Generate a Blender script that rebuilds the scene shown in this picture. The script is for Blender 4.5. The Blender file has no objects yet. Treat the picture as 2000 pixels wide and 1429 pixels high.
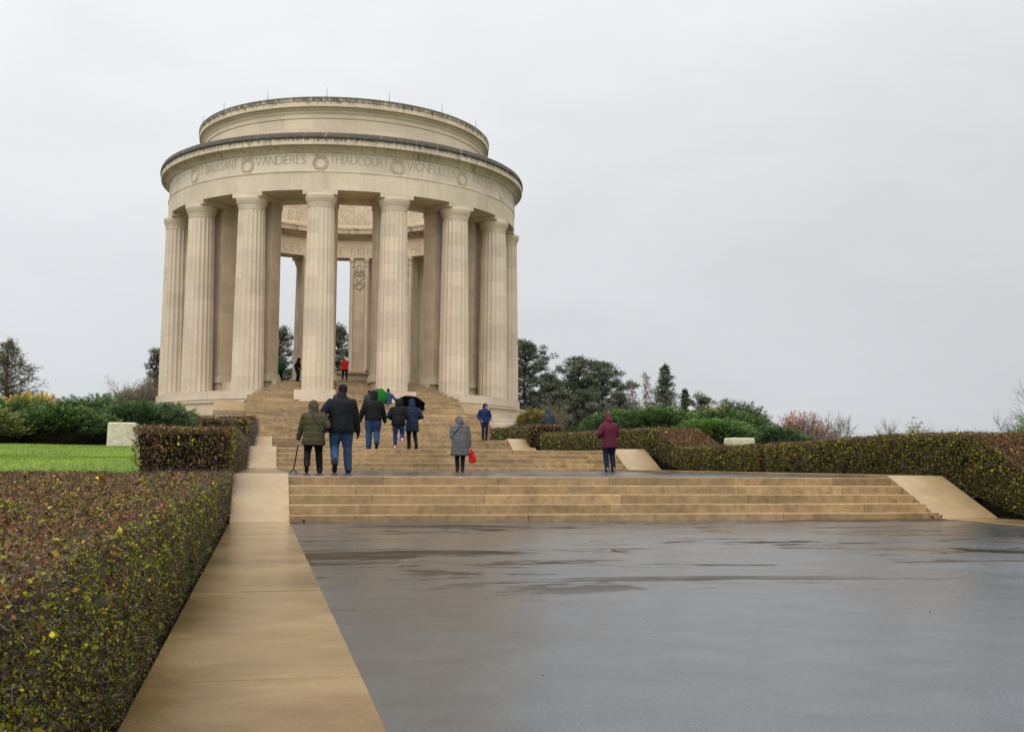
import bpy, math, random
import numpy as np
from mathutils import Vector, Matrix, noise

random.seed(7); rng = np.random.default_rng(7)
scene = bpy.context.scene
COL = scene.collection
PI = math.pi
rad = math.radians

# ------------------------------------------------------------------ camera
CF, CYAW, CPIT, CROL, CH = 2184.48, 12.537, 5.0045, 0.3273, 0.8589
y_, p_, r_ = rad(CYAW), rad(CPIT), rad(CROL)
cF = Vector((math.sin(y_)*math.cos(p_), math.cos(y_)*math.cos(p_), math.sin(p_)))
cR0 = Vector((math.cos(y_), -math.sin(y_), 0)); cU0 = cR0.cross(cF)
cR = cR0*math.cos(r_) + cU0*math.sin(r_); cU = -cR0*math.sin(r_) + cU0*math.cos(r_)
CP = Vector((0, 0, CH))
cam = bpy.data.cameras.new('camera'); cam.sensor_width = 36; cam.lens = CF/2000*36
cam.clip_start = 0.05; cam.clip_end = 9000
cam_o = bpy.data.objects.new('camera', cam); COL.objects.link(cam_o)
cam_o.matrix_world = Matrix(((cR.x, cU.x, -cF.x, CP.x), (cR.y, cU.y, -cF.y, CP.y), (cR.z, cU.z, -cF.z, CP.z), (0, 0, 0, 1)))
scene.camera = cam_o

def spot(px, D, z):
    """ground point in photograph column px at camera depth D and height z"""
    a = 1.0
    py = 714.5
    for _ in range(3):
        d = cF*CF + cR*(px-1000) - cU*(py-714.5)
        P = CP + d*(D/d.dot(cF))
        py = 714.5 - CF*((Vector((P.x, P.y, z))-CP).dot(cU))/D
    return Vector((P.x, P.y, z))

# ------------------------------------------------------------------ tags / objects
def tag(o, label=None, cat=None, group=None, kind=None):
    if label: o['label'] = label
    if cat: o['category'] = cat
    if group: o['group'] = group
    if kind: o['kind'] = kind
    return o

def empty(name, loc=(0, 0, 0), rz=0):
    o = bpy.data.objects.new(name, None); COL.objects.link(o)
    o.location = loc; o.rotation_euler = (0, 0, rz); o.empty_display_size = .2
    return o

def link_mesh(name, me, mat, parent=None, loc=None):
    o = bpy.data.objects.new(name, me); COL.objects.link(o)
    if mat is not None and not me.materials: me.materials.append(mat)
    if parent: o.parent = parent
    if loc is not None: o.location = loc
    return o

def copy_tree(o, parent=None):
    c = o.copy(); COL.objects.link(c); c.parent = parent
    for ch in list(o.children): copy_tree(ch, c)
    return c

class MB:
    """collects shapes for one mesh, with uv in metres and a tint per shape"""
    def __init__(s): s.v = []; s.f = []; s.uv = []; s.t = []; s.cur = 1.0
    def add(s, verts, faces, uvs=None):
        b = len(s.v); s.v.extend([tuple(p) for p in verts])
        for i, f in enumerate(faces):
            s.f.append([b+k for k in f]); s.t.append(s.cur)
            if uvs: s.uv.append(uvs[i])
            else:
                P = [Vector(verts[k]) for k in f]
                n = (P[1]-P[0]).cross(P[2]-P[0])
                ax = max(range(3), key=lambda i: abs(n[i]))
                s.uv.append([((p.y, p.z) if ax == 0 else (p.x, p.z) if ax == 1 else (p.x, p.y)) for p in P])
    def box(s, x0, x1, y0, y1, z0, z1):
        v = [(x0,y0,z0),(x1,y0,z0),(x1,y1,z0),(x0,y1,z0),(x0,y0,z1),(x1,y0,z1),(x1,y1,z1),(x0,y1,z1)]
        s.add(v, [(0,3,2,1),(4,5,6,7),(0,1,5,4),(1,2,6,5),(2,3,7,6),(3,0,4,7)])
    def xprism(s, prof, x0, x1):
        """profile of (y,z) points extruded along x"""
        n = len(prof)
        v = [(x0, y, z) for y, z in prof] + [(x1, y, z) for y, z in prof]
        f = [(i, (i+1) % n, n+(i+1) % n, n+i) for i in range(n)]
        a = sum(prof[i][0]*prof[(i+1)%n][1]-prof[(i+1)%n][0]*prof[i][1] for i in range(n))
        caps = [tuple(range(n))[::-1], tuple(range(n, 2*n))]
        if a < 0: f = [t[::-1] for t in f]; caps = [c[::-1] for c in caps]
        s.add(v, f + caps)
    def zprism(s, poly, z0, z1):
        n = len(poly)
        a = sum(poly[i][0]*poly[(i+1)%n][1]-poly[(i+1)%n][0]*poly[i][1] for i in range(n))
        if a < 0: poly = poly[::-1]
        v = [(x, y, z0) for x, y in poly] + [(x, y, z1) for x, y in poly]
        f = [(i, (i+1) % n, n+(i+1) % n, n+i) for i in range(n)] + [tuple(range(n))[::-1], tuple(range(n, 2*n))]
        s.add(v, f)
    def lathe(s, prof, a0=0, a1=360, n=160, cx=0, cy=0):
        """closed (r,z) profile, counter-clockwise when r is to the right, around z; angle from -y towards +x"""
        full = abs(a1-a0) >= 359.99
        m = len(prof); A = [rad(a0+(a1-a0)*i/n) for i in range(n+(0 if full else 1))]
        v = [(cx+r*math.sin(a), cy-r*math.cos(a), z) for a in A for r, z in prof]
        f = []; uv = []
        L = [0]
        for j in range(m):
            p, q = prof[j], prof[(j+1) % m]; L.append(L[-1]+math.hypot(p[0]-q[0], p[1]-q[1]))
        for i in range(n):
            i2 = (i+1) % len(A)
            for j in range(m):
                j2 = (j+1) % m
                f.append((i*m+j, i2*m+j, i2*m+j2, i*m+j2))
                ua, ub = rad(a0+(a1-a0)*i/n), rad(a0+(a1-a0)*(i+1)/n)
                rr = max(prof[j][0], prof[j2][0])
                z0, z1 = prof[j][1], prof[j2][1]
                if abs(z0-z1) < abs(prof[j][0]-prof[j2][0])*.3: z0, z1 = prof[j][0]+.3, prof[j2][0]+.3
                uv.append([(ua*rr, z0), (ub*rr, z0), (ub*rr, z1), (ua*rr, z1)])
        if not full:
            f.append(tuple(range(m))[::-1]); uv.append([prof[k] for k in range(m)][::-1])
            e = (len(A)-1)*m; f.append(tuple(e+k for k in range(m))); uv.append([prof[k] for k in range(m)])
        s.add(v, f, uv)
    def tube(s, pts, radii, n=8, caps=True):
        pts = [Vector(p) for p in pts]; v = []; f = []
        prev = None
        for i, p in enumerate(pts):
            d = (pts[min(i+1, len(pts)-1)]-pts[max(i-1, 0)])
            d = d.normalized() if d.length > 1e-9 else Vector((0, 0, 1))
            if prev is None:
                u = d.orthogonal().normalized()
            else:
                u = prev - d*prev.dot(d)
                u = u.normalized() if u.length > 1e-6 else d.orthogonal().normalized()
            prev = u; w = d.cross(u)
            rr = radii[i] if hasattr(radii, '__len__') else radii
            for k in range(n):
                a = 2*PI*k/n; v.append(p+u*(rr*math.cos(a))+w*(rr*math.sin(a)))
        for i in range(len(pts)-1):
            for k in range(n):
                k2 = (k+1) % n; f.append((i*n+k, i*n+k2, (i+1)*n+k2, (i+1)*n+k))
        if caps:
            f.append(tuple(range(n))[::-1]); e = (len(pts)-1)*n; f.append(tuple(e+k for k in range(n)))
        s.add(v, f)
    def ellip(s, c, r, nu=14, nv=9, M=None):
        v = []; f = []
        for j in range(nv+1):
            t = PI*j/nv
            for i in range(nu):
                a = 2*PI*i/nu
                q = Vector((r[0]*math.sin(t)*math.cos(a), r[1]*math.sin(t)*math.sin(a), r[2]*math.cos(t)))
                if M: q = M @ q
                v.append(q+Vector(c))
        for j in range(nv):
            for i in range(nu):
                i2 = (i+1) % nu
                if j == 0: f.append((0, (j+1)*nu+i, (j+1)*nu+i2))
                elif j == nv-1: f.append((j*nu+i, nv*nu, j*nu+i2))
                else: f.append((j*nu+i, (j+1)*nu+i, (j+1)*nu+i2, j*nu+i2))
        s.add(v, f)
    def rings(s, R, n=18):
        """loft of horizontal ellipses (cx,cy,z,rx,ry)"""
        v = []; f = []
        for cx, cy, z, rx, ry in R:
            for k in range(n):
                a = 2*PI*k/n; v.append((cx+rx*math.cos(a), cy+ry*math.sin(a), z))
        for i in range(len(R)-1):
            for k in range(n):
                k2 = (k+1) % n; f.append((i*n+k, i*n+k2, (i+1)*n+k2, (i+1)*n+k))
        f.append(tuple(range(n))[::-1]); e = (len(R)-1)*n; f.append(tuple(e+k for k in range(n)))
        if R[0][2] > R[-1][2]: f = [t[::-1] for t in f]
        s.add(v, f)
    def mesh(s, name, smooth=False):
        me = bpy.data.meshes.new(name); me.from_pydata(s.v, [], s.f)
        ul = me.uv_layers.new(name='uv')
        flat = [c for face in s.uv for p in face for c in p]
        if len(flat) == len(me.loops)*2: ul.data.foreach_set('uv', flat)
        at = me.attributes.new('tint', 'FLOAT', 'FACE')
        if len(s.t) == len(me.polygons): at.data.foreach_set('value', s.t)
        if smooth: me.polygons.foreach_set('use_smooth', [True]*len(me.polygons))
        me.update(); return me
    def build(s, name, mat, parent=None, smooth=False, loc=None):
        o = link_mesh(name, s.mesh(name, smooth), mat, parent, loc)
        if smooth == 'auto': pass
        return o

def auto_smooth(o, ang=35):
    """sharp edges by angle, smooth elsewhere"""
    me = o.data
    me.polygons.foreach_set('use_smooth', [True]*len(me.polygons))
    me.set_sharp_from_angle(angle=rad(ang))

# ------------------------------------------------------------------ materials
def new_mat(name):
    m = bpy.data.materials.new(name); m.use_nodes = True
    nt = m.node_tree; nt.nodes.clear()
    out = nt.nodes.new('ShaderNodeOutputMaterial'); bs = nt.nodes.new('ShaderNodeBsdfPrincipled')
    nt.links.new(bs.outputs[0], out.inputs[0])
    return m, nt, bs
class G:
    """small helper for node graphs"""
    def __init__(s, nt): s.nt = nt
    def n(s, t, **k):
        nd = s.nt.nodes.new(t)
        for a, b in k.items(): setattr(nd, a, b)
        return nd
    def l(s, a, b): s.nt.links.new(a, b)
    def setv(s, sock, v):
        if isinstance(v, bpy.types.NodeSocket): s.l(v, sock)
        else:
            if hasattr(sock.default_value, '__len__') and not hasattr(v, '__len__'): v = (v,)*len(sock.default_value)
            if hasattr(sock.default_value, '__len__') and len(sock.default_value) == 4 and len(v) == 3: v = (*v, 1)
            sock.default_value = v
    def math(s, op, a, b=0.5, c=None, clamp=False):
        nd = s.n('ShaderNodeMath', operation=op, use_clamp=clamp); s.setv(nd.inputs[0], a); s.setv(nd.inputs[1], b)
        if c is not None: s.setv(nd.inputs[2], c)
        return nd.outputs[0]
    def noise(s, vec, scale, detail=4, rough=.55, dist=0):
        nd = s.n('ShaderNodeTexNoise'); s.l(vec, nd.inputs['Vector'])
        nd.inputs['Scale'].default_value = scale; nd.inputs['Detail'].default_value = detail
        nd.inputs['Roughness'].default_value = rough; nd.inputs['Distortion'].default_value = dist
        return nd.outputs[0]
    def mapr(s, v, a, b, c, d):
        nd = s.n('ShaderNodeMapRange'); s.setv(nd.inputs[0], v)
        for i, q in enumerate((a, b, c, d)): nd.inputs[i+1].default_value = q
        return nd.outputs[0]
    def mix(s, f, a, b, mode='MIX'):
        nd = s.n('ShaderNodeMix', data_type='RGBA', blend_type=mode); s.setv(nd.inputs[0], f); s.setv(nd.inputs[6], a); s.setv(nd.inputs[7], b)
        return nd.outputs[2]
    def scale(s, vec, sc):
        nd = s.n('ShaderNodeMapping'); s.l(vec, nd.inputs[0]); nd.inputs['Scale'].default_value = sc
        return nd.outputs[0]
    def vadd(s, a, b):
        nd = s.n('ShaderNodeVectorMath', operation='ADD'); s.setv(nd.inputs[0], a); s.setv(nd.inputs[1], b); return nd.outputs[0]
    def bump(s, h, strength, dist):
        nd = s.n('ShaderNodeBump'); s.l(h, nd.inputs['Height']); nd.inputs['Strength'].default_value = strength; nd.inputs['Distance'].default_value = dist
        return nd.outputs[0]

def stone(name, base, brick=None, off=.5, patch=0., dirt=0., grain=.05, var=.16, streak=0., streak_col=(.09, .075, .055), lichen=None, rough=.7, wet=0., fine=.14, mortar=.62, scale_blotch=.45):
    m, nt, bs = new_mat(name); g = G(nt)
    tc = g.n('ShaderNodeTexCoord'); oi = g.n('ShaderNodeObjectInfo')
    rnd = g.n('ShaderNodeVectorMath', operation='SCALE'); rnd.inputs[0].default_value = (37., 51., 23.)
    g.l(oi.outputs['Random'], rnd.inputs['Scale'])
    vec = g.vadd(tc.outputs['Object'], rnd.outputs[0])
    uv = tc.outputs['UV']
    n1 = g.noise(vec, scale_blotch, 5, .6); n2 = g.noise(vec, 7, 8, .65); n3 = g.noise(vec, 90, 4, .7)
    f = g.math('ADD', g.mapr(n1, .3, .7, 1-var, 1+var), g.mapr(n2, .3, .7, -fine, fine))
    f = g.math('ADD', f, g.mapr(n3, .3, .7, -grain, grain))
    at = g.n('ShaderNodeAttribute', attribute_name='tint')
    f = g.math('MULTIPLY', f, at.outputs['Fac'])
    hgt = n2
    if brick:
        uvr = g.vadd(uv, rnd.outputs[0])
        bt = g.n('ShaderNodeTexBrick'); g.l(uvr, bt.inputs['Vector']); bt.offset = off
        bt.inputs['Scale'].default_value = 1; bt.inputs['Brick Width'].default_value = brick[0]; bt.inputs['Row Height'].default_value = brick[1]
        bt.inputs['Mortar Size'].default_value = .006; bt.inputs['Mortar Smooth'].default_value = .3
        bt.inputs['Color1'].default_value = (.90, .90, .90, 1); bt.inputs['Color2'].default_value = (1.08, 1.08, 1.08, 1)
        bt.inputs['Mortar'].default_value = (mortar, mortar, mortar, 1)
        sep = g.n('ShaderNodeSeparateColor'); g.l(bt.outputs['Color'], sep.inputs[0])
        f = g.math('MULTIPLY', f, sep.outputs[0])
        hgt = g.math('SUBTRACT', n2, bt.outputs['Fac'])
    col = g.mix(1, base, f, 'MULTIPLY')
    warm = g.mapr(g.noise(vec, .9, 4, .6), .45, .75, 0, .35)
    col = g.mix(warm, col, g.mix(1, col, (1.04, .955, .86), 'MULTIPLY'))
    if streak:
        st = g.noise(g.scale(uv, (2.6, .16, 1)), 1.4, 6, .7)
        st2 = g.noise(vec, 1.1, 3)
        k = g.math('MULTIPLY', g.mapr(st, .5, .68, 0, 1), g.mapr(st2, .35, .65, .25, 1))
        k = g.math('MULTIPLY', k, streak, clamp=True)
        col = g.mix(k, col, streak_col)
    if patch:            # damp darker patches lying across the slab
        k = g.mapr(g.noise(g.scale(vec, (.85, 1.15, 1)), 1.1, 8, .6, .2), .46, .68, 0, patch)
        col = g.mix(k, col, g.mix(1, col, (.56, .47, .36), 'MULTIPLY'))
        k = g.mapr(g.noise(vec, 3.1, 6, .7), .66, .74, 0, .5); col = g.mix(k, col, g.mix(1, col, (1.5, 1.5, 1.5), 'MULTIPLY'))
    if dirt:             # dark specks and lime marks
        k = g.mapr(g.noise(vec, 22, 4, .8), .63, .72, 0, dirt); col = g.mix(k, col, (.05, .036, .02))
        k = g.mapr(g.noise(g.scale(vec, (.6, 1, 2)), 3.0, 6, .7), .64, .72, 0, dirt*.7); col = g.mix(k, col, g.mix(1, col, (1.75, 1.75, 1.8), 'MULTIPLY'))
    if lichen:           # dark weathering between two heights, running down from the top edge
        z0, z1, amt = lichen
        sp = g.n('ShaderNodeSeparateXYZ'); g.l(tc.outputs['Object'], sp.inputs[0])
        st = g.noise(g.scale(uv, (2.2, .25, 1)), 1.7, 8, .75); st3 = g.noise(vec, 9, 6, .7)
        h = g.mapr(sp.outputs[2], z0, z1, 0, 1)
        k = g.math('ADD', g.math('MULTIPLY', h, 1.25), g.mapr(st, .3, .7, -.75, .55))
        k = g.math('ADD', k, g.mapr(st3, .3, .7, -.25, .25))
        k = g.math('MULTIPLY', g.mapr(k, .35, .95, 0, 1), amt, clamp=True)
        col = g.mix(k, col, g.mix(g.mapr(st3, .35, .65, 0, 1), (.035, .031, .026), (.10, .088, .066)))
    g.l(col, bs.inputs['Base Color'])
    if wet:
        w = g.noise(vec, .8, 4, .6)
        g.l(g.mapr(w, .35, .65, rough-wet, rough), bs.inputs['Roughness'])
    else: bs.inputs['Roughness'].default_value = rough
    bs.inputs['Specular IOR Level'].default_value = .35
    g.l(g.bump(g.math('ADD', g.math('MULTIPLY', hgt, 1-4*(grain-.05)), g.math('MULTIPLY', n3, grain*4)), .35, .012 if grain < .1 else .004), bs.inputs['Normal'])
    return m

ST = (.50, .425, .315)
M = {}
M['shaft'] = stone('limestone column', (.53, .44, .332), None, var=.09, streak=.22, streak_col=(.26, .205, .135), fine=.07)
M['ashlar'] = stone('limestone ashlar', (.52, .445, .335), (1.35, .62), var=.1, streak=.2, streak_col=(.22, .18, .125), fine=.06, mortar=.78)
M['pier'] = stone('limestone pier', (.49, .39, .28), (1.5, .66), var=.1, streak=.3, streak_col=(.19, .15, .1), fine=.07, mortar=.8)
M['frieze'] = stone('limestone frieze', (.53, .452, .355), (2.3, 1.35), off=.37, var=.11, streak=.35, streak_col=(.30, .26, .19), fine=.05, mortar=.8)
M['archi'] = stone('limestone architrave', (.535, .447, .338), (1.25, 1.6), off=0, var=.12, streak=.5, streak_col=(.33, .285, .21), fine=.05, mortar=.84)
M['cornice'] = stone('weathered cornice stone', (.52, .432, .325), (1.6, 3.), off=0, var=.16, streak=1.1, streak_col=(.13, .105, .075), lichen=(20.98, 21.42, 1.), fine=.08)
M['attic'] = stone('weathered attic stone', (.53, .43, .322), (2., 1.1), var=.09, streak=.25, streak_col=(.26, .21, .145), lichen=(24.25, 24.85, .95), fine=.06, mortar=.85)
M['inner'] = stone('inner wall stone', (.58, .475, .34), (1.8, .75), var=.08, streak=.15, streak_col=(.3, .23, .15), fine=.05, mortar=.85)
M['innerc'] = stone('streaked inner cornice', (.48, .395, .28), (1.2, 3.), off=0, var=.12, streak=1.5, streak_col=(.06, .048, .035), fine=.08)
M['plinth'] = stone('pale plinth stone', (.51, .423, .322), (2.2, 2.), off=0, var=.1, streak=.35, streak_col=(.30, .235, .16), fine=.06, wet=.25, rough=.6)
M['podium'] = stone('podium stone', (.47, .395, .285), (1.6, .55), var=.1, streak=.3, streak_col=(.2, .155, .1), fine=.08, mortar=.75)
M['step'] = stone('wet sandstone step', (.255, .172, .084), None, var=.3, fine=.30, rough=.33, wet=.22, streak=.5, streak_col=(.15, .10, .045), scale_blotch=.7, dirt=.5)
M['step_hi'] = stone('wet upper step stone', (.255, .172, .086), None, var=.32, fine=.32, rough=.33, wet=.2, streak=.6, streak_col=(.12, .075, .035), scale_blotch=.5, dirt=.55)
M['coping'] = stone('wet coping stone', (.205, .140, .064), None, var=.26, fine=.07, rough=.27, wet=.13, grain=.2, streak=0, scale_blotch=.8, patch=.8, dirt=.18)
M['cheek'] = stone('pale cheek stone', (.265, .190, .098), None, var=.16, fine=.12, patch=.35, dirt=.2, rough=.55, wet=.2, streak=.2, streak_col=(.3, .22, .13))
M['granite'] = stone('speckled pale stone', (.46, .42, .31), None, var=.1, fine=.25, rough=.85)
M['letter'] = stone('letter groove shade', (.27, .21, .148), None, var=.1)  # shade of cut letters put into a darker colour on raised strips
M['carve'] = stone('carved stone', (.49, .405, .302), None, var=.16, fine=.12)

def plain(name, col, rough=.6, metal=0, bumpsc=None, bstr=.2, var=.15, vsc=8, sheen=0, spec=.4):
    m, nt, bs = new_mat(name); g = G(nt); tc = g.n('ShaderNodeTexCoord')
    n = g.noise(tc.outputs['Object'], vsc, 5, .6)
    g.l(g.mix(1, col, g.mapr(n, .3, .7, 1-var, 1+var), 'MULTIPLY'), bs.inputs['Base Color'])
    bs.inputs['Roughness'].default_value = rough; bs.inputs['Metallic'].default_value = metal
    bs.inputs['Specular IOR Level'].default_value = spec
    if bumpsc: g.l(g.bump(g.noise(tc.outputs['Object'], bumpsc, 4, .6), bstr, .01), bs.inputs['Normal'])
    return m
def cloth(name, col, rough=.75, wr=14, sheen=.05):
    m, nt, bs = new_mat(name); g = G(nt); tc = g.n('ShaderNodeTexCoord')
    n = g.noise(g.scale(tc.outputs['Object'], (1, 1, .6)), wr, 5, .6, .8); n2 = g.noise(tc.outputs['Object'], 130, 2)
    f = g.math('ADD', g.mapr(n, .3, .7, .7, 1.25), g.mapr(n2, .3, .7, -.12, .12))
    g.l(g.mix(1, col, f, 'MULTIPLY'), bs.inputs['Base Color'])
    bs.inputs['Roughness'].default_value = rough
    bs.inputs['Specular IOR Level'].default_value = .07
    g.l(g.bump(n, .28, .012), bs.inputs['Normal'])
    return m
def foliage(name, trans=.3, gain=1.0, rough=.55):
    m = bpy.data.materials.new(name); m.use_nodes = True; nt = m.node_tree; nt.nodes.clear(); g = G(nt)
    out = g.n('ShaderNodeOutputMaterial'); at = g.n('ShaderNodeAttribute', attribute_name='col')
    c = g.mix(1, at.outputs['Color'], gain, 'MULTIPLY')
    bs = g.n('ShaderNodeBsdfPrincipled'); g.l(c, bs.inputs['Base Color']); bs.inputs['Roughness'].default_value = rough; bs.inputs['Specular IOR Level'].default_value = .3
    tr = g.n('ShaderNodeBsdfTranslucent'); g.l(c, tr.inputs[0])
    mx = g.n('ShaderNodeMixShader'); mx.inputs[0].default_value = trans
    g.l(bs.outputs[0], mx.inputs[1]); g.l(tr.outputs[0], mx.inputs[2]); g.l(mx.outputs[0], out.inputs[0])
    return m
M['leaf'] = foliage('hedge leaves', .25); M['needle'] = foliage('evergreen needles', .2); M['grass'] = foliage('grass blades', .3)
M['twig'] = foliage('bare twigs', 0, rough=.7)
M['bark'] = plain('bark', (.055, .045, .035), .9, bumpsc=25, bstr=.6)
M['barkpale'] = plain('pale bark', (.16, .135, .11), .9, bumpsc=25, bstr=.5)
M['hedgecore'] = plain('dark hedge inside', (.010, .008, .005), .95, bumpsc=30, bstr=.9, var=.5, vsc=20, spec=.02)  # near-black core colour stands in for shadow between the leaves
M['soil'] = plain('dark wet soil', (.009, .007, .005), .9, bumpsc=30, bstr=.8, spec=.02)
M['metal'] = plain('grey metal rod', (.12, .13, .13), .5, .6)
M['skin'] = plain('skin', (.50, .29, .21), .5, var=.08)

def asphalt(name, puddle):
    m, nt, bs = new_mat(name); g = G(nt); tc = g.n('ShaderNodeTexCoord'); v = tc.outputs['Object']
    grain = g.noise(v, 85, 4, .75); mid = g.noise(v, 2.6, 6, .65); broad = g.noise(v, .5, 4, .6)
    col = g.mix(g.mapr(mid, .3, .7, 0, 1), (.029, .034, .041), (.058, .066, .077))
    col = g.mix(1, col, g.mapr(grain, .3, .7, .4, 1.7), 'MULTIPLY')
    # puddle reflections painted in as dull brown patches, plus a few mirror puddles
    refl_patch = g.math('MAXIMUM', g.mapr(g.noise(g.scale(v, (.42, .95, 1)), .80, 9, .68, .8), .555, .585, 0, 1), g.mapr(g.noise(g.scale(v, (.30, 1.6, 1)), .9, 9, .7, .5), .565, .60, 0, .9))
    pud = g.mapr(g.noise(v, .45, 5, .6, .3), .60, .64, 0, 1)
    if puddle:
        sy = g.n('ShaderNodeSeparateXYZ'); g.l(v, sy.inputs[0])
        refl_patch = g.math('MULTIPLY', refl_patch, g.mapr(sy.outputs[1], 6.2, 8.6, .04, 1)); pud = g.math('MULTIPLY', pud, g.mapr(sy.outputs[1], 7, 9, .0, 1))
    col = g.mix(g.math('MULTIPLY', refl_patch, .85), col, (.050, .036, .022))
    g.l(col, bs.inputs['Base Color'])
    ro = g.math('ADD', g.mapr(g.noise(v, 1.1, 6, .65), .3, .7, .10, .22), g.mapr(broad, .3, .7, -.04, .06))
    ro = g.math('ADD', ro, g.math('MULTIPLY', refl_patch, .26))
    mr = g.n('ShaderNodeMix', data_type='FLOAT'); g.l(pud, mr.inputs[0]); g.l(ro, mr.inputs[2]); mr.inputs[3].default_value = .05
    g.l(mr.outputs[0], bs.inputs['Roughness'])
    bs.inputs['IOR'].default_value = 1.6
    sp = g.math('MULTIPLY', g.mapr(grain, .32, .68, .25, 1.05), g.math('SUBTRACT', 1, g.math('MULTIPLY', refl_patch, .92))); g.l(sp, bs.inputs['Specular IOR Level'])
    h = g.math('ADD', g.math('MULTIPLY', grain, g.math('SUBTRACT', 1, g.math('MULTIPLY', pud, .97))), g.math('MULTIPLY', mid, .15))
    g.l(g.bump(h, .34, .004), bs.inputs['Normal'])
    df = g.n('ShaderNodeBsdfDiffuse'); g.l(g.mix(g.mapr(mid, .3, .7, 0, 1), (.030, .022, .014), (.062, .046, .030)), df.inputs[0])
    mx = g.n('ShaderNodeMixShader'); g.l(g.math('MULTIPLY', refl_patch, .8), mx.inputs[0]); g.l(bs.outputs[0], mx.inputs[1]); g.l(df.outputs[0], mx.inputs[2])
    g.l(mx.outputs[0], [n for n in nt.nodes if n.type == 'OUTPUT_MATERIAL'][0].inputs[0])
    return m
M['asphalt'] = asphalt('wet asphalt', True); M['asphalt2'] = asphalt('wet terrace asphalt', False)

def lawn_mat():
    m, nt, bs = new_mat('lawn grass'); g = G(nt); tc = g.n('ShaderNodeTexCoord'); v = tc.outputs['Object']
    a = g.noise(v, .35, 5, .6); b = g.noise(v, 3, 5, .65); c = g.noise(v, 45, 3, .7)
    col = g.mix(g.mapr(a, .35, .65, 0, 1), (.088, .155, .009), (.135, .205, .014))
    col = g.mix(g.mapr(b, .5, .75, 0, .6), col, (.10, .15, .03))
    col = g.mix(1, col, g.mapr(c, .3, .7, .55, 1.4), 'MULTIPLY')
    sy = g.n('ShaderNodeSeparateXYZ'); g.l(v, sy.inputs[0])
    col = g.mix(g.mapr(sy.outputs[1], 40, 52, 0, 1), col, (.055, .050, .030))
    g.l(col, bs.inputs['Base Color']); bs.inputs['Roughness'].default_value = .8; bs.inputs['Specular IOR Level'].default_value = .2
    g.l(g.bump(c, .5, .03), bs.inputs['Normal'])
    return m
M['lawn'] = lawn_mat()

# ------------------------------------------------------------------ world and sun
w = bpy.data.worlds.new('World'); scene.world = w; w.use_nodes = True
nt = w.node_tree; nt.nodes.clear(); g = G(nt)
out = g.n('ShaderNodeOutputWorld'); bg = g.n('ShaderNodeBackground'); bg2 = g.n('ShaderNodeBackground'); ad = g.n('ShaderNodeAddShader')
SUN_EL, SUN_AZ = 48, 205          # azimuth from +y clockwise: behind and left of the camera
sky = g.n('ShaderNodeTexSky', sky_type='NISHITA'); sky.sun_disc = False
sky.sun_elevation = rad(SUN_EL); sky.sun_rotation = rad(SUN_AZ)
hs = g.n('ShaderNodeHueSaturation'); hs.inputs['Saturation'].default_value = .15; g.l(sky.outputs[0], hs.inputs['Color'])
g.l(hs.outputs[0], bg.inputs[0]); bg.inputs[1].default_value = .01
tc = g.n('ShaderNodeTexCoord'); dv = tc.outputs['Generated']
sp = g.n('ShaderNodeSeparateXYZ'); g.l(dv, sp.inputs[0])
rp = g.n('ShaderNodeValToRGB'); g.l(sp.outputs[2], rp.inputs[0])
el = rp.color_ramp.elements
el[0].position = 0.0; el[0].color = (.555, .58, .608, 1); el[1].position = 1.0; el[1].color = (2.2, 2.18, 2.14, 1)
for pos, c in ((.10, (.605, .628, .652)), (.22, (.69, .71, .732)), (.36, (.79, .803, .82)), (.47, (.88, .888, .90)), (.7, (1.75, 1.74, 1.72))):
    e = el.new(pos); e.color = (*c, 1)
side = g.n('ShaderNodeVectorMath', operation='DOT_PRODUCT'); g.l(dv, side.inputs[0]); side.inputs[1].default_value = (math.cos(rad(CYAW)), -math.sin(rad(CYAW)), 0)
sf = g.mapr(side.outputs['Value'], -.4, .5, 1.09, .91)
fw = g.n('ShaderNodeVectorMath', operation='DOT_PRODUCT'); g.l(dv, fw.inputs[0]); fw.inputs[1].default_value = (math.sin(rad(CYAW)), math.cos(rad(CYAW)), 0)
sf = g.math('MULTIPLY', sf, g.mapr(fw.outputs['Value'], -.7, .4, 1.55, 1.0))  # sky behind the camera brightened to light the facade
cl = g.noise(g.scale(dv, (1, 1, 2.6)), 2.6, 6, .55, .3); cl2 = g.noise(g.scale(dv, (1, 1, 3)), 7, 5, .6)
cf = g.math('ADD', g.mapr(cl, .3, .7, .94, 1.06), g.mapr(cl2, .3, .7, -.02, .02))
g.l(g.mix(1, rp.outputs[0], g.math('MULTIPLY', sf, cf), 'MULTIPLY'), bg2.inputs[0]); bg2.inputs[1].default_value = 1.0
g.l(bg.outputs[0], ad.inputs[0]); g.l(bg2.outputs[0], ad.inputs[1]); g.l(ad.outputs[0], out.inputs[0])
sun = bpy.data.lights.new('sun', 'SUN'); sun.energy = .8; sun.angle = rad(40); sun.color = (1, .97, .92)
so = bpy.data.objects.new('sun', sun); COL.objects.link(so)
sd = Vector((math.sin(rad(SUN_AZ))*math.cos(rad(SUN_EL)), math.cos(rad(SUN_AZ))*math.cos(rad(SUN_EL)), math.sin(rad(SUN_EL))))
so.rotation_euler = sd.to_track_quat('Z', 'Y').to_euler(); so.location = sd*60
scene.view_settings.view_transform = 'Standard'; scene.view_settings.look = 'None'; scene.view_settings.exposure = 0
scene.cycles.max_bounces = 6; scene.cycles.use_denoising = True

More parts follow.
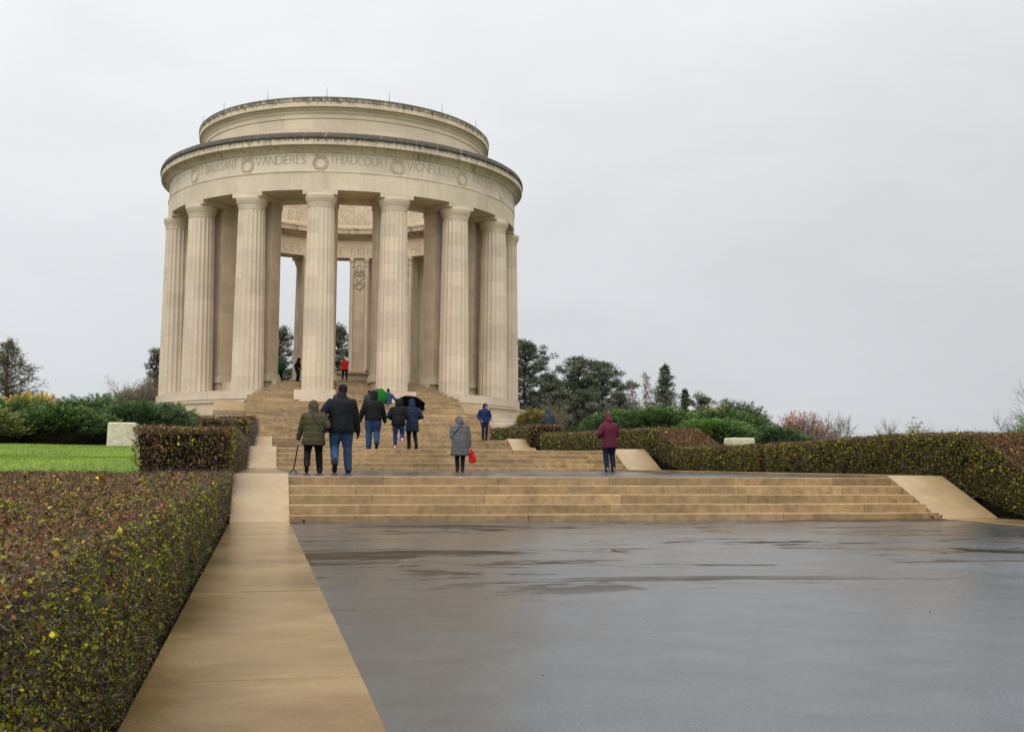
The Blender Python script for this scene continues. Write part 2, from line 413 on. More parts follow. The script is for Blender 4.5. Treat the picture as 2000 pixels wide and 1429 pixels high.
# ------------------------------------------------------------------ site dimensions
XL, XR, X2, XK = -.43, .413, 10.918, 12.01
XC, YC = 5.666, 83.41
TR, RI, R0 = .3666, .1371, .1003
Y1, Y2, Y3, Y4, Y5 = 16.59, 32.71, 48.5, 58.5, 67.1
Z1 = R0+4*RI; Z2 = Z1+R0*.9+4*RI; Z3 = Z2+R0*.9+4*RI; Z4 = 3.30

def ss(a, b, t):
    t = min(1, max(0, (t-a)/(b-a))); return t*t*(3-2*t)
def terrain(x, y):
    prof = [(-20, -.25), (0, -.05), (14, .25), (17, .5), (26, .95), (36, 1.33), (48, 1.72), (60, 1.9), (85, 2.3), (105, 1.6), (135, -2), (200, -14), (330, -34), (9000, -42)]
    for (a, za), (b, zb) in zip(prof, prof[1:]):
        if y <= b: z = za+(zb-za)*ss(a, b, y); break
    if y < -20: z = -.25
    dx = abs(x-XC)
    k = ss(13, 45, dx)
    z -= k*5.5*(1 if x > XC else .45) + ss(40, 160, dx)*16
    if x > XC: z -= ss(9.5, 14, dx)*.55*(1-ss(30, 46, y))
    if dx < 30: z += .05*noise.noise(Vector((x*.35, y*.35, 0)))+.10*noise.noise(Vector((x*.12, y*.12, 3)))
    inner = 1-ss(6.2, 7.0, dx)
    if y < 76: z = z*(1-inner)+min(z, -.35)*inner
    return z
def grid_axis(lo, hi, fine0, fine1, st, big):
    a = list(np.arange(fine0, fine1+1e-6, st)); x = fine0; s = st
    while x > lo: s = min(s*1.35, big); x -= s; a.insert(0, x)
    x = fine1; s = st
    while x < hi: s = min(s*1.35, big); x += s; a.append(x)
    return a
gx = grid_axis(-4000, 4000, -14, 26, .5, 500); gy = grid_axis(-300, 6000, -4, 110, .5, 500)
vs = [(x, y, terrain(x, y)) for y in gy for x in gx]; nx = len(gx)
fs = [(j*nx+i, j*nx+i+1, (j+1)*nx+i+1, (j+1)*nx+i) for j in range(len(gy)-1) for i in range(nx-1)]
me = bpy.data.meshes.new('lawn'); me.from_pydata(vs, [], fs); me.polygons.foreach_set('use_smooth', [True]*len(fs))
tag(link_mesh('lawn', me, M['lawn']), kind='structure')

def sheet(name, x0, x1, y0, y1, z, mat, n=1):
    b = MB(); b.box(x0, x1, y0, y1, z-.12, z); return tag(b.build(name, mat), kind='structure')
sheet('asphalt_plaza', XR, X2, -12, Y1+.02, 0, M['asphalt'])
sheet('asphalt_terrace', XR, X2, Y1+4*TR+.40, Y2, Z1+.002, M['asphalt2'])
sheet('paved_terrace', XR, X2, Y2+4*TR+.40, Y3, Z2-.003, M['asphalt2'])
sheet('paved_terrace', XC-7.3, XC+7.3, Y3+4*TR+.40, Y4, Z3-.003, M['asphalt2'])
sheet('stair_landing', XC-6.72, XC+6.72, Y4+10*TR, Y5, Z4-.003, M['step_hi'])

# ------------------------------------------------------------------ stairs
def stones(b, x0, x1, prof, lo, hi, rnd, gap=.005, jit=.003):
    x = x0 - rnd.random()*lo*.6
    while x < x1-.05:
        L = lo+(hi-lo)*rnd.random(); a, c = max(x, x0), min(x+L, x1)
        if x1-c < .4: c = x1; L = c-x
        if c-a > .1:
            b.cur = .84+.30*rnd.random()
            if rnd.random() < .05: b.cur = 1.45
            dz = (rnd.random()-.5)*2*jit; dy = (rnd.random()-.5)*2*jit
            b.xprism([(y+dy, z+(dz if z > prof[0][1]+.01 else 0)) for y, z in prof], a+gap*.5, c-gap*.5)
        x += L
    b.cur = 1
def step_prof(y, z, t, h, deep=.25):
    c = .012
    return [(y, z-h-deep), (y+t, z-h-deep), (y+t, z), (y+c, z), (y+c*.3, z-c*.3), (y, z-c)]
def flight(name, label, x0, x1, y, z, n, r0, ri, tr, mat, lo=1.5, hi=2.3, last=.40, seed=1, width=None):
    root = tag(empty(name, ((x0+x1)/2, y, z)), label, 'stairs')
    rnd = random.Random(seed)
    for i in range(n):
        h = r0 if i == 0 else ri; z += h; t = last if i == n-1 else tr
        a, c = (x0, x1) if width is None else width(y)
        b = MB(); stones(b, a, c, step_prof(y, z, t, h), lo, hi, rnd)
        o = b.build('step', mat, root); o.matrix_parent_inverse = Matrix.Translation(-Vector(root.location))
        y += t
    return root
def cheek(x0, x1, y, z, zt, run, yend, root, joint=True, mat=None):
    """sloping flank slab beside a flight; top face slopes then runs level"""
    b = MB(); zb = z-.3
    if x0 > XC: pass
    jl = .72
    ym, zm = y+run*jl, z+.01+(zt-z-.01)*jl
    b.cur = 1.0; b.xprism([(y, zb), (ym-.003, zb), (ym-.003, zm), (y, z+.01)], x0, x1)
    b.cur = 1.06; b.xprism([(ym, zb), (y+run, zb), (y+run, zt), (ym, zm+.001)], x0, x1)
    if yend > y+run+.01:
        b.cur = 1.0; b.xprism([(y+run+.003, zb), (yend, zb), (yend, zt), (y+run+.003, zt)], x0, x1)
    o = b.build('cheek_wall', mat or M['cheek'], root); o.matrix_parent_inverse = Matrix.Translation(-Vector(root.location))
    return o
RUN = 1.55
f1 = flight('stone_stairs', 'nearest and widest-looking flight of five sandstone steps rising from the wet plaza', XR, X2, Y1, 0, 5, R0, RI, TR, M['step'], 1.7, 2.4, seed=3)
f2 = flight('stone_stairs', 'second flight of sandstone steps, behind the asphalt terrace', XR, X2, Y2, Z1, 5, R0*.9, RI, TR, M['step'], 1.5, 2.3, seed=5)
f3 = flight('stone_stairs', 'third, farther flight of steps below the man in navy', XR, X2, Y3, Z2, 5, R0*.9, RI, TR, M['step_hi'], 1.3, 2.2, seed=8)
for f, y, z, zt, ye in ((f1, Y1, 0, .69, Y1+RUN+.3), (f2, Y2, Z1+.04, 1.355, Y2+RUN+.35), (f3, Y3, Z2+.05, 2.005, Y3+RUN+.4)):
    cheek(XL, XR, y, z, zt, RUN, ye, f); cheek(X2, XK, y, z, zt, RUN, ye, f)
def wmain(y):
    k = (y-Y4)/TR
    hw = 7.25 if k < 2.5 else 6.72
    return XC-hw, XC+hw
n4 = 10
f4 = flight('stone_stairs', 'main flight of steps between the podium blocks, below the landing', 0, 0, Y4, Z3, n4, (Z4-Z3)/n4, (Z4-Z3)/n4, TR, M['step_hi'], 1.0, 2.0, last=TR, seed=11, width=wmain)
f4.location.x = XC
for o in f4.children: o.matrix_parent_inverse = Matrix.Translation(-Vector(f4.location))
def wup(y):
    yl = y-YC
    if yl > -11.75:
        r = (-yl-.711)/.8315; hw = max(.5556*r-1.064, 3.6)+.10
    else: hw = 6.66
    return XC-hw, XC+hw
n5 = 21; ZF = 6.147
f5 = flight('stone_stairs', 'uppermost flight of steps climbing between the columns into the rotunda', 0, 0, Y5, Z4, n5, (ZF-Z4)/n5, (ZF-Z4)/n5, .3545, M['step_hi'], .9, 1.9, last=2.6, seed=17, width=wup)
f5.location.x = XC
for o in f5.children: o.matrix_parent_inverse = Matrix.Translation(-Vector(f5.location))

# ------------------------------------------------------------------ copings along the plaza and terraces
def coping(label, x0, x1, y0, y1, z, sl, seed, grp=None):
    b = MB(); rnd = random.Random(seed); y = y1
    while y > y0:
        L = sl*(.93+.14*rnd.random()); a = max(y-L, y0)
        b.cur = .95+.1*rnd.random()
        c = .006; dz = (rnd.random()-.5)*.0025
        v = [(x0, z-.3), (x1, z-.3), (x1, z-c+dz), (x1-c, z+dz), (x0+c, z+dz), (x0, z-c+dz)]
        n = len(v)
        vv = [(p[0], a+.0006, p[1]) for p in v]+[(p[0], y-.0006, p[1]) for p in v]
        b.add(vv, [(i, n+i, n+(i+1) % n, (i+1) % n)[::-1] for i in range(n)]+[tuple(range(n)), tuple(range(n, 2*n))[::-1]])
        y = a
    o = b.build('stone_coping', M['coping'])
    return tag(o, label, 'coping')
coping('broad wet stone coping running from the foreground along the near left hedge', XL, XR, -6, Y1-.004, .012, 1.5, 1)
coping('stone coping along the right edge of the plaza, at the foot of the right hedge', X2, XK, -6, Y1-.004, .012, 1.5, 2)
coping('short level stone coping on the left side of the asphalt terrace', XL, XR, Y1+RUN+.31, Y2-.004, .688, 1.8, 3)
coping('level stone coping at the back right of the asphalt terrace under the hedge', X2, XK, Y1+RUN+.31, Y2-.004, .70, 1.8, 4)
coping('stone coping on the left of the second terrace, behind the second flight', XL, XR, Y2+RUN+.36, Y3-.004, 1.33, 1.8, 5)
coping('stone coping on the right of the second terrace, below the far right hedge', X2, XK, Y2+RUN+.36, Y3-.004, 1.33, 1.8, 6)

# ------------------------------------------------------------------ rotunda
rot = tag(empty('memorial_rotunda', (XC, YC, 0)), 'round open limestone rotunda with fluted columns and engraved frieze on top of the stairs', 'monument')
R = rot
def part(b, name, mat, smooth=None, parent=None):
    o = b.build(name, mat, parent or rot)
    if smooth: auto_smooth(o, smooth)
    return o
ZP = 5.4; RC = 12.03
NA = 22.5
EDGE = math.degrees(math.asin(1.28/12.0))
# podium rings
b = MB(); b.lathe([(11, 1.0), (14.1, 1.0), (14.1, 3.72), (14.16, 3.76), (14.16, 3.88), (11, 3.92)], 31, 329, 150); part(b, 'podium', M['podium'], 30)
b = MB(); b.lathe([(11, 3.5), (13.5, 3.5), (13.5, 4.52), (13.56, 4.56), (13.62, 4.62), (13.62, 4.72), (11, 4.78)], 30, 330, 150); part(b, 'podium', M['podium'], 30)
# plinth (stylobate) with straight radial ends at the stair
def rloc(phi, r, t):
    a = rad(phi); return (r*math.sin(a)+t*math.cos(a), -r*math.cos(a)+t*math.sin(a))
def plinth_poly():
    pts = [rloc(33.75, 13.15, -1.28)]
    a0 = math.degrees(math.atan2(pts[0][0], -pts[0][1]))
    n = 120
    for i in range(1, n): 
        a = a0+(360-2*a0)*i/n; pts.append((13.15*math.sin(rad(a)), -13.15*math.cos(rad(a))))
    pts.append(rloc(-33.75, 13.15, 1.28)); pts.append(rloc(-33.75, 10.3, 1.28))
    for i in range(60, -1, -1):
        a = a0+2+(360-2*(a0+2))*i/60; pts.append((10.3*math.sin(rad(a)), -10.3*math.cos(rad(a))))
    pts.append(rloc(33.75, 10.3, -1.28))
    return pts
pp = plinth_poly()
b = MB(); b.zprism(pp, 4.86, ZP); part(b, 'plinth', M['plinth'], 25)
sc_ = .9955
b = MB(); b.zprism([(x*sc_, y*sc_) for x, y in pp], 4.70, 4.858); part(b, 'plinth', M['plinth'], 25)
for s in (-1, 1):
    b = MB(); phi = 11.25*s
    b.zprism([rloc(phi, 13.2, -1.28), rloc(phi, 13.2, 1.28), rloc(phi, 9.62, 1.28), rloc(phi, 9.62, -1.28)], 3.6, ZP)
    part(b, 'plinth_block', M['plinth'])
# inner floor ring wall and dais
def ring_floor():
    pts = [rloc(33.75, 10.72, -1.27)]
    a0 = math.degrees(math.atan2(pts[0][0], -pts[0][1]))
    for i in range(1, 100):
        a = a0+(360-2*a0)*i/100; pts.append((10.72*math.sin(rad(a)), -10.72*math.cos(rad(a))))
    pts += [rloc(-33.75, 10.72, 1.27), rloc(-33.75, 7.0, 1.27)]
    for i in range(60, -1, -1):
        a = 26+(360-52)*i/60; pts.append((6.6*math.sin(rad(a)), -6.6*math.cos(rad(a))))
    pts.append(rloc(33.75, 7.0, -1.27))
    return pts
b = MB(); b.zprism(ring_floor(), 4.0, 6.15); part(b, 'floor', M['podium'])
b = MB(); b.lathe([(0.02, 6.0), (7.4, 6.0), (7.4, 6.43), (0.02, 6.43)], n=96); part(b, 'dais', M['step_hi'], 30)
b = MB(); b.lathe([(7.4, 6.0), (7.75, 6.0), (7.75, 6.29), (7.4, 6.29)], n=96); part(b, 'dais_step', M['step_hi'], 30)
# cheek slabs of the podium beside the upper flight and blocks beside the main flight
for s in (-1, 1):
    x0, x1 = (6.67, 8.66) if s > 0 else (-8.66, -6.67)
    b = MB(); b.xprism([(70.2-YC, 2.0), (74.2-YC, 2.0), (74.2-YC, 4.74), (72.02-YC, 4.74), (70.2-YC, 4.02), (70.2-YC, 3.9)], x0, x1)
    part(b, 'stair_flank', M['cheek'])
    b = MB(); x0, x1 = (6.73, 7.98) if s > 0 else (-7.98, -6.73)
    b.box(x0, x1, 60-YC, 70.19-YC, 1.2, 2.78); b.cur = 1.05
    b.box(x0, x1, 60-YC, 70.19-YC, 2.786, 3.22); b.box(x0-.02, x1+.02, 60-YC-.02, 70.19-YC, 3.223, 3.31)
    part(b, 'podium_block', M['plinth'])
# fluted column
def column_mesh():
    b = MB(); nf, k = 20, 8; n = nf*k
    zb, zt, rb, rt = ZP, 17.12, 1.02, .855
    V = []; Fc = []; UV = []
    joints = []
    z = zb; rr = random.Random(4)
    while z < zt-.5: joints.append(z); z += .78+.3*rr.random()
    zs = joints+[zt]
    rows = []
    for a, c in zip(zs, zs[1:]): rows += [(a+.011, 1), (c, 0)]
    rows = [(zb, 1)]+rows
    for z, on in rows:
        t = (z-zb)/(zt-zb); r = rb+(rt-rb)*(t**1.25)
        for i in range(n):
            u = (i % k)/k; d = math.sin(PI*u)
            V.append((z, r*(1-.060*d), 2*PI*i/n))
    vv = [(r*math.sin(a), -r*math.cos(a), z) for z, r, a in V]
    m = len(rows)
    for j in range(m-1):
        for i in range(n):
            i2 = (i+1) % n; Fc.append((j*n+i, j*n+i2, (j+1)*n+i2, (j+1)*n+i))
            u0, u1 = i/n*2*PI*rb, (i+1)/n*2*PI*rb; z0, z1 = rows[j][0], rows[j+1][0]
            UV.append([(u0, z0), (u1, z0), (u1, z1), (u0, z1)])
    b.add(vv, Fc, UV)
    # tint per drum
    tint = []
    for j in range(m-1):
        dr = sum(1 for q in joints if q <= rows[j][0]+1e-4)
        rr = random.Random(dr*7+1); base = .92+.14*rr.random()
        for i in range(n):
            q = random.Random(dr*100+(i+dr*13)//40*3)
            tint.append(base*(.93+.14*q.random())*(.74 if rows[j+1][1] == 1 and j > 0 else 1))
    b.t = tint
    return b.mesh('column')
cm = column_mesh()
cap = MB(); cap.lathe([(.3, 17.1), (.852, 17.1), (.852, 17.2), (.875, 17.215), (.875, 17.25), (.865, 17.265), (.89, 17.29), (.89, 17.32), (.885, 17.335), (.94, 17.46), (.99, 17.58), (1.02, 17.7), (1.035, 17.79), (1.03, 17.86), (1.005, 17.893), (.3, 17.893)], n=64)
capm = cap.mesh('capital')
bs_ = MB(); bs_.lathe([(.2, ZP-.01), (1.03, ZP-.01), (1.03, ZP+.012), (.2, ZP+.012)], n=64)
first = None
for i in range(16):
    phi = 11.25+NA*i; x, y = rloc(phi, RC, 0)
    o = link_mesh('column', cm, M['shaft'], rot, (x, y, 0)); o.rotation_euler = (0, 0, rad(phi))
    if i == 0: cm.set_sharp_from_angle(angle=rad(28)); cm.polygons.foreach_set('use_smooth', [True]*len(cm.polygons))
    c = link_mesh('capital', capm, M['shaft'], o)
    if i == 0: capm.polygons.foreach_set('use_smooth', [True]*len(capm.polygons)); capm.set_sharp_from_angle(angle=rad(40))
# radial abacus beams flush with the architrave face
for i in range(16):
    phi = 11.25+NA*i; b = MB()
    hw = 1.12; arc = [(12.678*math.sin(rad(phi)+t/12.68), -12.678*math.cos(rad(phi)+t/12.68)) for t in np.linspace(-hw, hw, 9)]
    poly = arc+[rloc(phi, 10.2, hw*.86), rloc(phi, 10.2, -hw*.86)]
    b.zprism(poly, 17.893, 18.19); part(b, 'abacus', M['archi'])
# piers behind the columns with corner colonnettes
pm = MB()
def rbox(b, phi, r0, r1, hw, z0, z1, sh=0): b.zprism([rloc(phi, r1, -hw+sh), rloc(phi, r1, hw+sh), rloc(phi, r0, hw+sh), rloc(phi, r0, -hw+sh)], z0, z1)
ps = MB(); rbox(ps, 0, 9.86, 10.86, .80, ZP-.02, 17.91)
pmesh = ps.mesh('pier')
sub = MB()
for s in (-1, 1):
    x, y = rloc(0, 9.80, s*.62)
    sub.lathe([(.02, 6.1), (.24, 6.1), (.24, 6.35), (.2, 6.42), (.17, 6.5), (.15, 6.55), (.145, 17.2), (.17, 17.22), (.17, 17.28), (.15, 17.3), (.155, 17.45), (.2, 17.6), (.24, 17.66), (.24, 17.78), (.21, 17.8), (.21, 17.905), (.02, 17.905)], n=20, cx=x, cy=y)
submesh = sub.mesh('colonnette'); submesh.polygons.foreach_set('use_smooth', [True]*len(submesh.polygons)); submesh.set_sharp_from_angle(angle=rad(40))
base = MB(); rbox(base, 0, 9.66, 10.98, .95, 6.12, 6.42); rbox(base, 0, 9.72, 10.92, .89, 6.423, 6.62); basem = base.mesh('pier_base')
def eagle_mesh():
    b = MB(); r = 9.85
    def P(u, v, d): return (u, -(r)+0+d*1.0, v)      # local: facing the rotunda centre is +y here
    # the pier's inner face looks towards +y (centre) in the phi=0 frame
    def blob(u, v, ru, rv, d, ang=0):
        Mx = Matrix.Rotation(ang, 3, 'Y'); b.ellip((u, -r+.03, v), (ru, d, rv), 12, 7, Mx)
    z = 16.9
    blob(0, z, .13, .34, .13); blob(.02, z+.42, .08, .1, .12); blob(.11, z+.42, .06, .03, .09)
    for s in (-1, 1):
        for k in range(6):
            a = s*(.15+k*.16); blob(s*(.18+k*.055), z+.12-k*.035+.12*math.sin(k*.6), .055, .36-.02*k, .08, -a*.5)
        blob(s*.26, z+.36, .2, .09, .1, s*.5)
        for k in range(5): blob(s*(.1+k*.09), z-.42+.035*k*k*.5, .07, .055, .08, s*.3)
        blob(s*.50, z-.22, .1, .13, .07)
    for s in (-1, 1):
        b.tube([(s*.42, -r+.06, z-.5), (-s*.38, -r+.06, z-1.35)], [.035, .03], 6)
    pts = [(-.42, z-.75), (-.42, z-1.05), (-.3, z-1.4), (0, z-1.62), (.3, z-1.4), (.42, z-1.05), (.42, z-.75)]
    b.tube([(u, -r+.03, v) for u, v in pts], .04, 6)
    return b.mesh('eagle_relief', True)
em = eagle_mesh()
for i in range(16):
    phi = 11.25+NA*i
    for nm, ms, mt in (('pier', pmesh, M['pier']),):
        o = link_mesh(nm, ms, mt, rot); o.rotation_euler = (0, 0, rad(phi))
        link_mesh('colonnette', submesh, M['ashlar'], o); link_mesh('pier_base', basem, M['ashlar'], o)
        link_mesh('eagle_relief', em, M['carve'], o)
# entablature rings (each closed)
def ring(name, prof, mat, sm=30, n=240):
    b = MB(); b.lathe(prof, n=n); return part(b, name, mat, sm)
ring('architrave', [(10.2, 18.17), (12.68, 18.17), (12.68, 19.32), (12.715, 19.335), (12.715, 19.40), (12.69, 19.42), (10.2, 19.42)], M['archi'])
ring('frieze', [(10.3, 19.423), (12.655, 19.423), (12.655, 20.56), (10.3, 20.56)], M['frieze'])
ring('cornice', [(10.2, 20.563), (12.69, 20.563), (12.69, 20.60), (12.74, 20.615), (12.74, 20.67), (12.77, 20.70), (12.84, 20.80), (12.93, 20.86), (12.96, 20.88), (12.96, 20.93), (13.22, 20.955), (13.25, 20.975), (13.25, 21.36), (13.30, 21.39), (13.32, 21.43), (13.30, 21.60), (13.24, 21.73), (13.16, 21.76), (10.25, 21.98), (10.2, 21.9)], M['cornice'])
ring('attic', [(9.4, 21.7), (10.28, 21.7), (10.28, 23.54), (10.26, 23.55), (10.26, 23.575), (10.32, 23.585), (10.32, 23.86), (10.36, 23.90), (10.40, 23.99), (10.40, 24.05), (10.50, 24.13), (10.55, 24.22), (10.68, 24.25), (10.70, 24.28), (10.70, 24.60), (10.74, 24.62), (10.74, 24.86), (10.68, 24.92), (9.9, 24.99), (9.4, 24.9)], M['attic'])
# inner drum
ring('inner_attic', [(9.98, 20.30), (10.22, 20.30), (10.22, 21.72), (9.41, 21.72), (9.41, 24.9), (9.28, 24.9), (9.28, 23.1), (9.18, 23.06), (9.18, 22.95), (9.24, 22.9), (9.24, 22.78), (9.3, 22.74), (9.3, 20.55), (9.2, 20.5), (9.2, 20.32)], M['inner'])
ring('inner_cornice', [(10.15, 19.44), (10.15, 20.297), (9.0, 20.30), (9.0, 20.18), (9.05, 20.15), (9.05, 19.82), (9.2, 19.8), (9.24, 19.74), (9.36, 19.68), (9.4, 19.6), (9.55, 19.58), (9.55, 19.44)], M['innerc'])
ring('inner_frieze', [(10.19, 17.91), (10.19, 19.437), (9.70, 19.437), (9.70, 17.91)], M['inner'])
# lightning rods
for i in range(16):
    phi = 11.25+NA*i; x, y = rloc(phi, 10.58, 0)
    b = MB(); b.tube([(x, y, 24.85), (x, y, 25.1), (x, y, 25.62)], [.035, .018, .007], 6); part(b, 'lightning_rod', M['metal'])

# ---- raised letter strips coloured like shaded grooves: stroke alphabet (x right, y up, cap height 1)
def arc(cx, cy, rx, ry, a0, a1, n=9): return [(cx+rx*math.cos(rad(a0+(a1-a0)*i/n)), cy+ry*math.sin(rad(a0+(a1-a0)*i/n))) for i in range(n+1)]
LET = {
 'A': (.78, [[(0, 0), (.39, 1), (.78, 0)], [(.14, .36), (.64, .36)]]), 'B': (.55, [[(0, 0), (0, 1), (.25, 1)], arc(.25, .76, .24, .24, 90, -90), [(0, .52), (.25, .52)], arc(.27, .26, .28, .26, 90, -90), [(.27, 0), (0, 0)]]),
 'C': (.78, [arc(.48, .5, .47, .5, 50, 310, 14)]), 'D': (.75, [[(0, 0), (0, 1), (.25, 1)], arc(.25, .5, .5, .5, 90, -90, 12), [(.25, 0), (0, 0)]]),
 'E': (.48, [[(.48, 1), (0, 1), (0, 0), (.48, 0)], [(0, .53), (.4, .53)]]), 'F': (.46, [[(.46, 1), (0, 1), (0, 0)], [(0, .5), (.36, .5)]]),
 'G': (.82, [arc(.48, .5, .47, .5, 50, 300, 14), [(.74, .08), (.74, .45), (.55, .45)]]), 'H': (.76, [[(0, 0), (0, 1)], [(.76, 0), (.76, 1)], [(0, .52), (.76, .52)]]),
 'I': (.06, [[(.03, 0), (.03, 1)]]), 'L': (.45, [[(0, 1), (0, 0), (.45, 0)]]), 'M': (.9, [[(0, 0), (.1, 1), (.45, .1), (.8, 1), (.9, 0)]]),
 'N': (.76, [[(0, 0), (0, 1), (.76, 0), (.76, 1)]]), 'O': (.96, [arc(.48, .5, .48, .5, 0, 360, 20)]), 'P': (.5, [[(0, 0), (0, 1), (.24, 1)], arc(.24, .74, .26, .26, 90, -90), [(.24, .48), (0, .48)]]),
 'R': (.62, [[(0, 0), (0, 1), (.24, 1)], arc(.24, .75, .25, .25, 90, -90), [(.24, .5), (0, .5)], [(.22, .5), (.62, 0)]]), 'S': (.5, [arc(.25, .76, .23, .24, 40, 230, 9)+arc(.25, .26, .25, .26, 80, -150, 10)]),
 'T': (.68, [[(0, 1), (.68, 1)], [(.34, 1), (.34, 0)]]), 'U': (.72, [[(0, 1), (0, .36)]+arc(.36, .36, .36, .36, 180, 360, 10)+[(.72, 1)]]), 'V': (.76, [[(0, 1), (.38, 0), (.76, 1)]]), 'Y': (.7, [[(0, 1), (.35, .5), (.7, 1)], [(.35, .5), (.35, 0)]]),
 '\u00c8': (.48, [[(.48, 1), (0, 1), (0, 0), (.48, 0)], [(0, .53), (.4, .53)], [(.1, 1.28), (.3, 1.1)]]),
 '1': (.1, [[(.05, 0), (.05, 1)]]), '2': (.5, [arc(.25, .74, .24, .26, 160, -30, 9)+[(0, 0), (.5, 0)]]), '3': (.48, [arc(.22, .76, .23, .24, 150, -90, 9)+arc(.22, .25, .26, .27, 90, -150, 9)]),
 '5': (.48, [[(.45, 1), (.1, 1), (.06, .56)]+arc(.2, .3, .27, .3, 110, -140, 9)]), '6': (.52, [[(.45, 1), (.1, .5)]+arc(.26, .28, .26, .28, 150, -210, 14)]), '7': (.5, [[(0, 1), (.5, 1), (.12, 0)]]),
 '8': (.5, [arc(.25, .75, .21, .25, 0, 360, 14), arc(.25, .26, .25, .26, 0, 360, 14)]), '9': (.5, [[(.08, 0), (.44, .55)]+arc(.25, .72, .25, .28, -30, 330, 14)]),
 '0': (.56, [arc(.28, .5, .28, .5, 0, 360, 16)]), '\u00b7': (.12, [[(.0, .46), (.12, .46), (.12, .54), (0, .54), (0, .46)]]), "'": (.1, [[(.05, 1), (.05, .75)]]), '-': (.3, [[(0, .5), (.3, .5)]]), ' ': (.3, []),
}
def text_width(s, h, tr): return sum(LET[c][0]*h+tr*h for c in s)-tr*h
def engrave(s, r, a_mid, z, h, inner=False, track=.2, th=.075, fit=None):
    """letters lying on the cylinder of radius r; a_mid in degrees (outer: from the stair axis; inner: from the far axis)"""
    sx = 1.0
    if fit:
        base = sum(LET[c][0]*h for c in s); n = max(1, len(s)-1)
        sx = min(1.0, (fit-n*.17*h)/base); track = (fit-base*sx)/n/h
    Wd = sum(LET[c][0]*h*sx+track*h for c in s)-track*h; u = -Wd/2; b = MB()
    rr = r-.007 if inner else r+.007
    def P(u, v):
        a = rad(a_mid)+u/r
        return (rr*math.sin(a), rr*math.cos(a), v) if inner else (rr*math.sin(a), -rr*math.cos(a), v)
    for c in s:
        wd, st = LET[c]
        for pl in st:
            for (xa, ya), (xb, yb) in zip(pl, pl[1:]):
                xa *= sx; xb *= sx
                dx, dy = xb-xa, yb-ya; L = math.hypot(dx, dy) or 1; t = th/2*(1 if abs(dx) < abs(dy)*.8 else .75)
                ox, oy = -dy/L*t, dx/L*t; ex, ey = dx/L*t*.5, dy/L*t*.5
                q = [(xa+ox-ex, ya+oy-ey), (xa-ox-ex, ya-oy-ey), (xb-ox+ex, yb-oy+ey), (xb+ox+ex, yb+oy+ey)]
                vv = [P(u+x*h, z+y*h) for x, y in q]
                if inner: pass
                b.add(vv, [(0, 1, 2, 3)])
        u += (wd*sx+track)*h
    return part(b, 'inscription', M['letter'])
HL = .56; ZL = 19.86
def arcfit(a0, a1, r=12.655): return rad(a1-a0)*r
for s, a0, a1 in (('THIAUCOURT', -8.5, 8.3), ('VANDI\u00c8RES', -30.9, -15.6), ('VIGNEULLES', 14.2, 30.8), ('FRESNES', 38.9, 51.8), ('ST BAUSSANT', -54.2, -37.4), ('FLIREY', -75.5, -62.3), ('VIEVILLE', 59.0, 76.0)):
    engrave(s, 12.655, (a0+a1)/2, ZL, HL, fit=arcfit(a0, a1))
hi_ = .375
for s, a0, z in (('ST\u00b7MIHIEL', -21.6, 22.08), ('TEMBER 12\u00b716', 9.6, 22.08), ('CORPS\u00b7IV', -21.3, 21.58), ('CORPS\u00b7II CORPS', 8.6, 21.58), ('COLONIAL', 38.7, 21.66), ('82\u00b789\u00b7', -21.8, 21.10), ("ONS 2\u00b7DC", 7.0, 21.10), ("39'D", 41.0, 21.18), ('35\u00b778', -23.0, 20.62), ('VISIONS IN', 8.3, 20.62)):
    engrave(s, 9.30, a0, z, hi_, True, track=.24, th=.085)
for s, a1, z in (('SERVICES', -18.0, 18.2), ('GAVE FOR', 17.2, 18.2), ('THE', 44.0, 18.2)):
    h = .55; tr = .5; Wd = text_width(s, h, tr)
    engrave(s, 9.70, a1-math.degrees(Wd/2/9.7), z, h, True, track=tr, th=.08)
# laurel wreaths with ribbon knots
def wreath_mesh():
    b = MB(); r = 12.655; rr = random.Random(2)
    zc = 19.92; Rw = .40
    for k in range(34):
        a = 2*PI*k/34
        for q in (-1, 0, 1):
            u = (Rw+q*.075)*math.cos(a); v = (Rw+q*.075)*math.sin(a)
            tang = a+PI/2*(1 if math.cos(a) > 0 else -1)+q*.45+rr.uniform(-.2, .2)
            b.ellip((u, -r-.0+u*u/(2*r), zc+v), (.085, .045, .034), 6, 5, Matrix.Rotation(-tang, 3, 'Y'))
    for s in (-1, 1):
        pts = [(0, zc+.44), (s*.16, zc+.56), (s*.3, zc+.54), (s*.26, zc+.44), (s*.1, zc+.43)]
        b.tube([(u, -r-.01+u*u/(2*r), v) for u, v in pts], [.03, .045, .045, .04, .03], 6)
        pts = [(0, zc+.44), (s*.32, zc+.48), (s*.46, zc+.57)]
        b.tube([(u, -r-.01+u*u/(2*r), v) for u, v in pts], [.03, .035, .02], 6)
    return b.mesh('wreath', True)
wm = wreath_mesh()
for i in range(16):
    o = link_mesh('wreath', wm, M['carve'], rot); o.rotation_euler = (0, 0, rad(11.25+NA*i))

# orientation table in the middle of the rotunda
tb = tag(empty('relief_table', (XC+.35, YC-.6, 6.43)), 'low round stone table with moulded rim in the middle of the rotunda', 'stone table')
b = MB(); b.lathe([(.02, 0), (2.25, 0), (2.25, .1), (2.15, .14), (2.15, .74), (.02, .74)], n=64); o = b.build('drum', stone('mottled table stone', (.36, .30, .22), (.6, .8), var=.3, streak=.5, streak_col=(.2, .11, .06)), tb); auto_smooth(o, 30)
b = MB(); b.lathe([(.02, .742), (2.28, .742), (2.34, .80), (2.34, .92), (2.28, .97), (.02, .99)], n=64); o = b.build('rim', M['cheek'], tb); auto_smooth(o, 30)

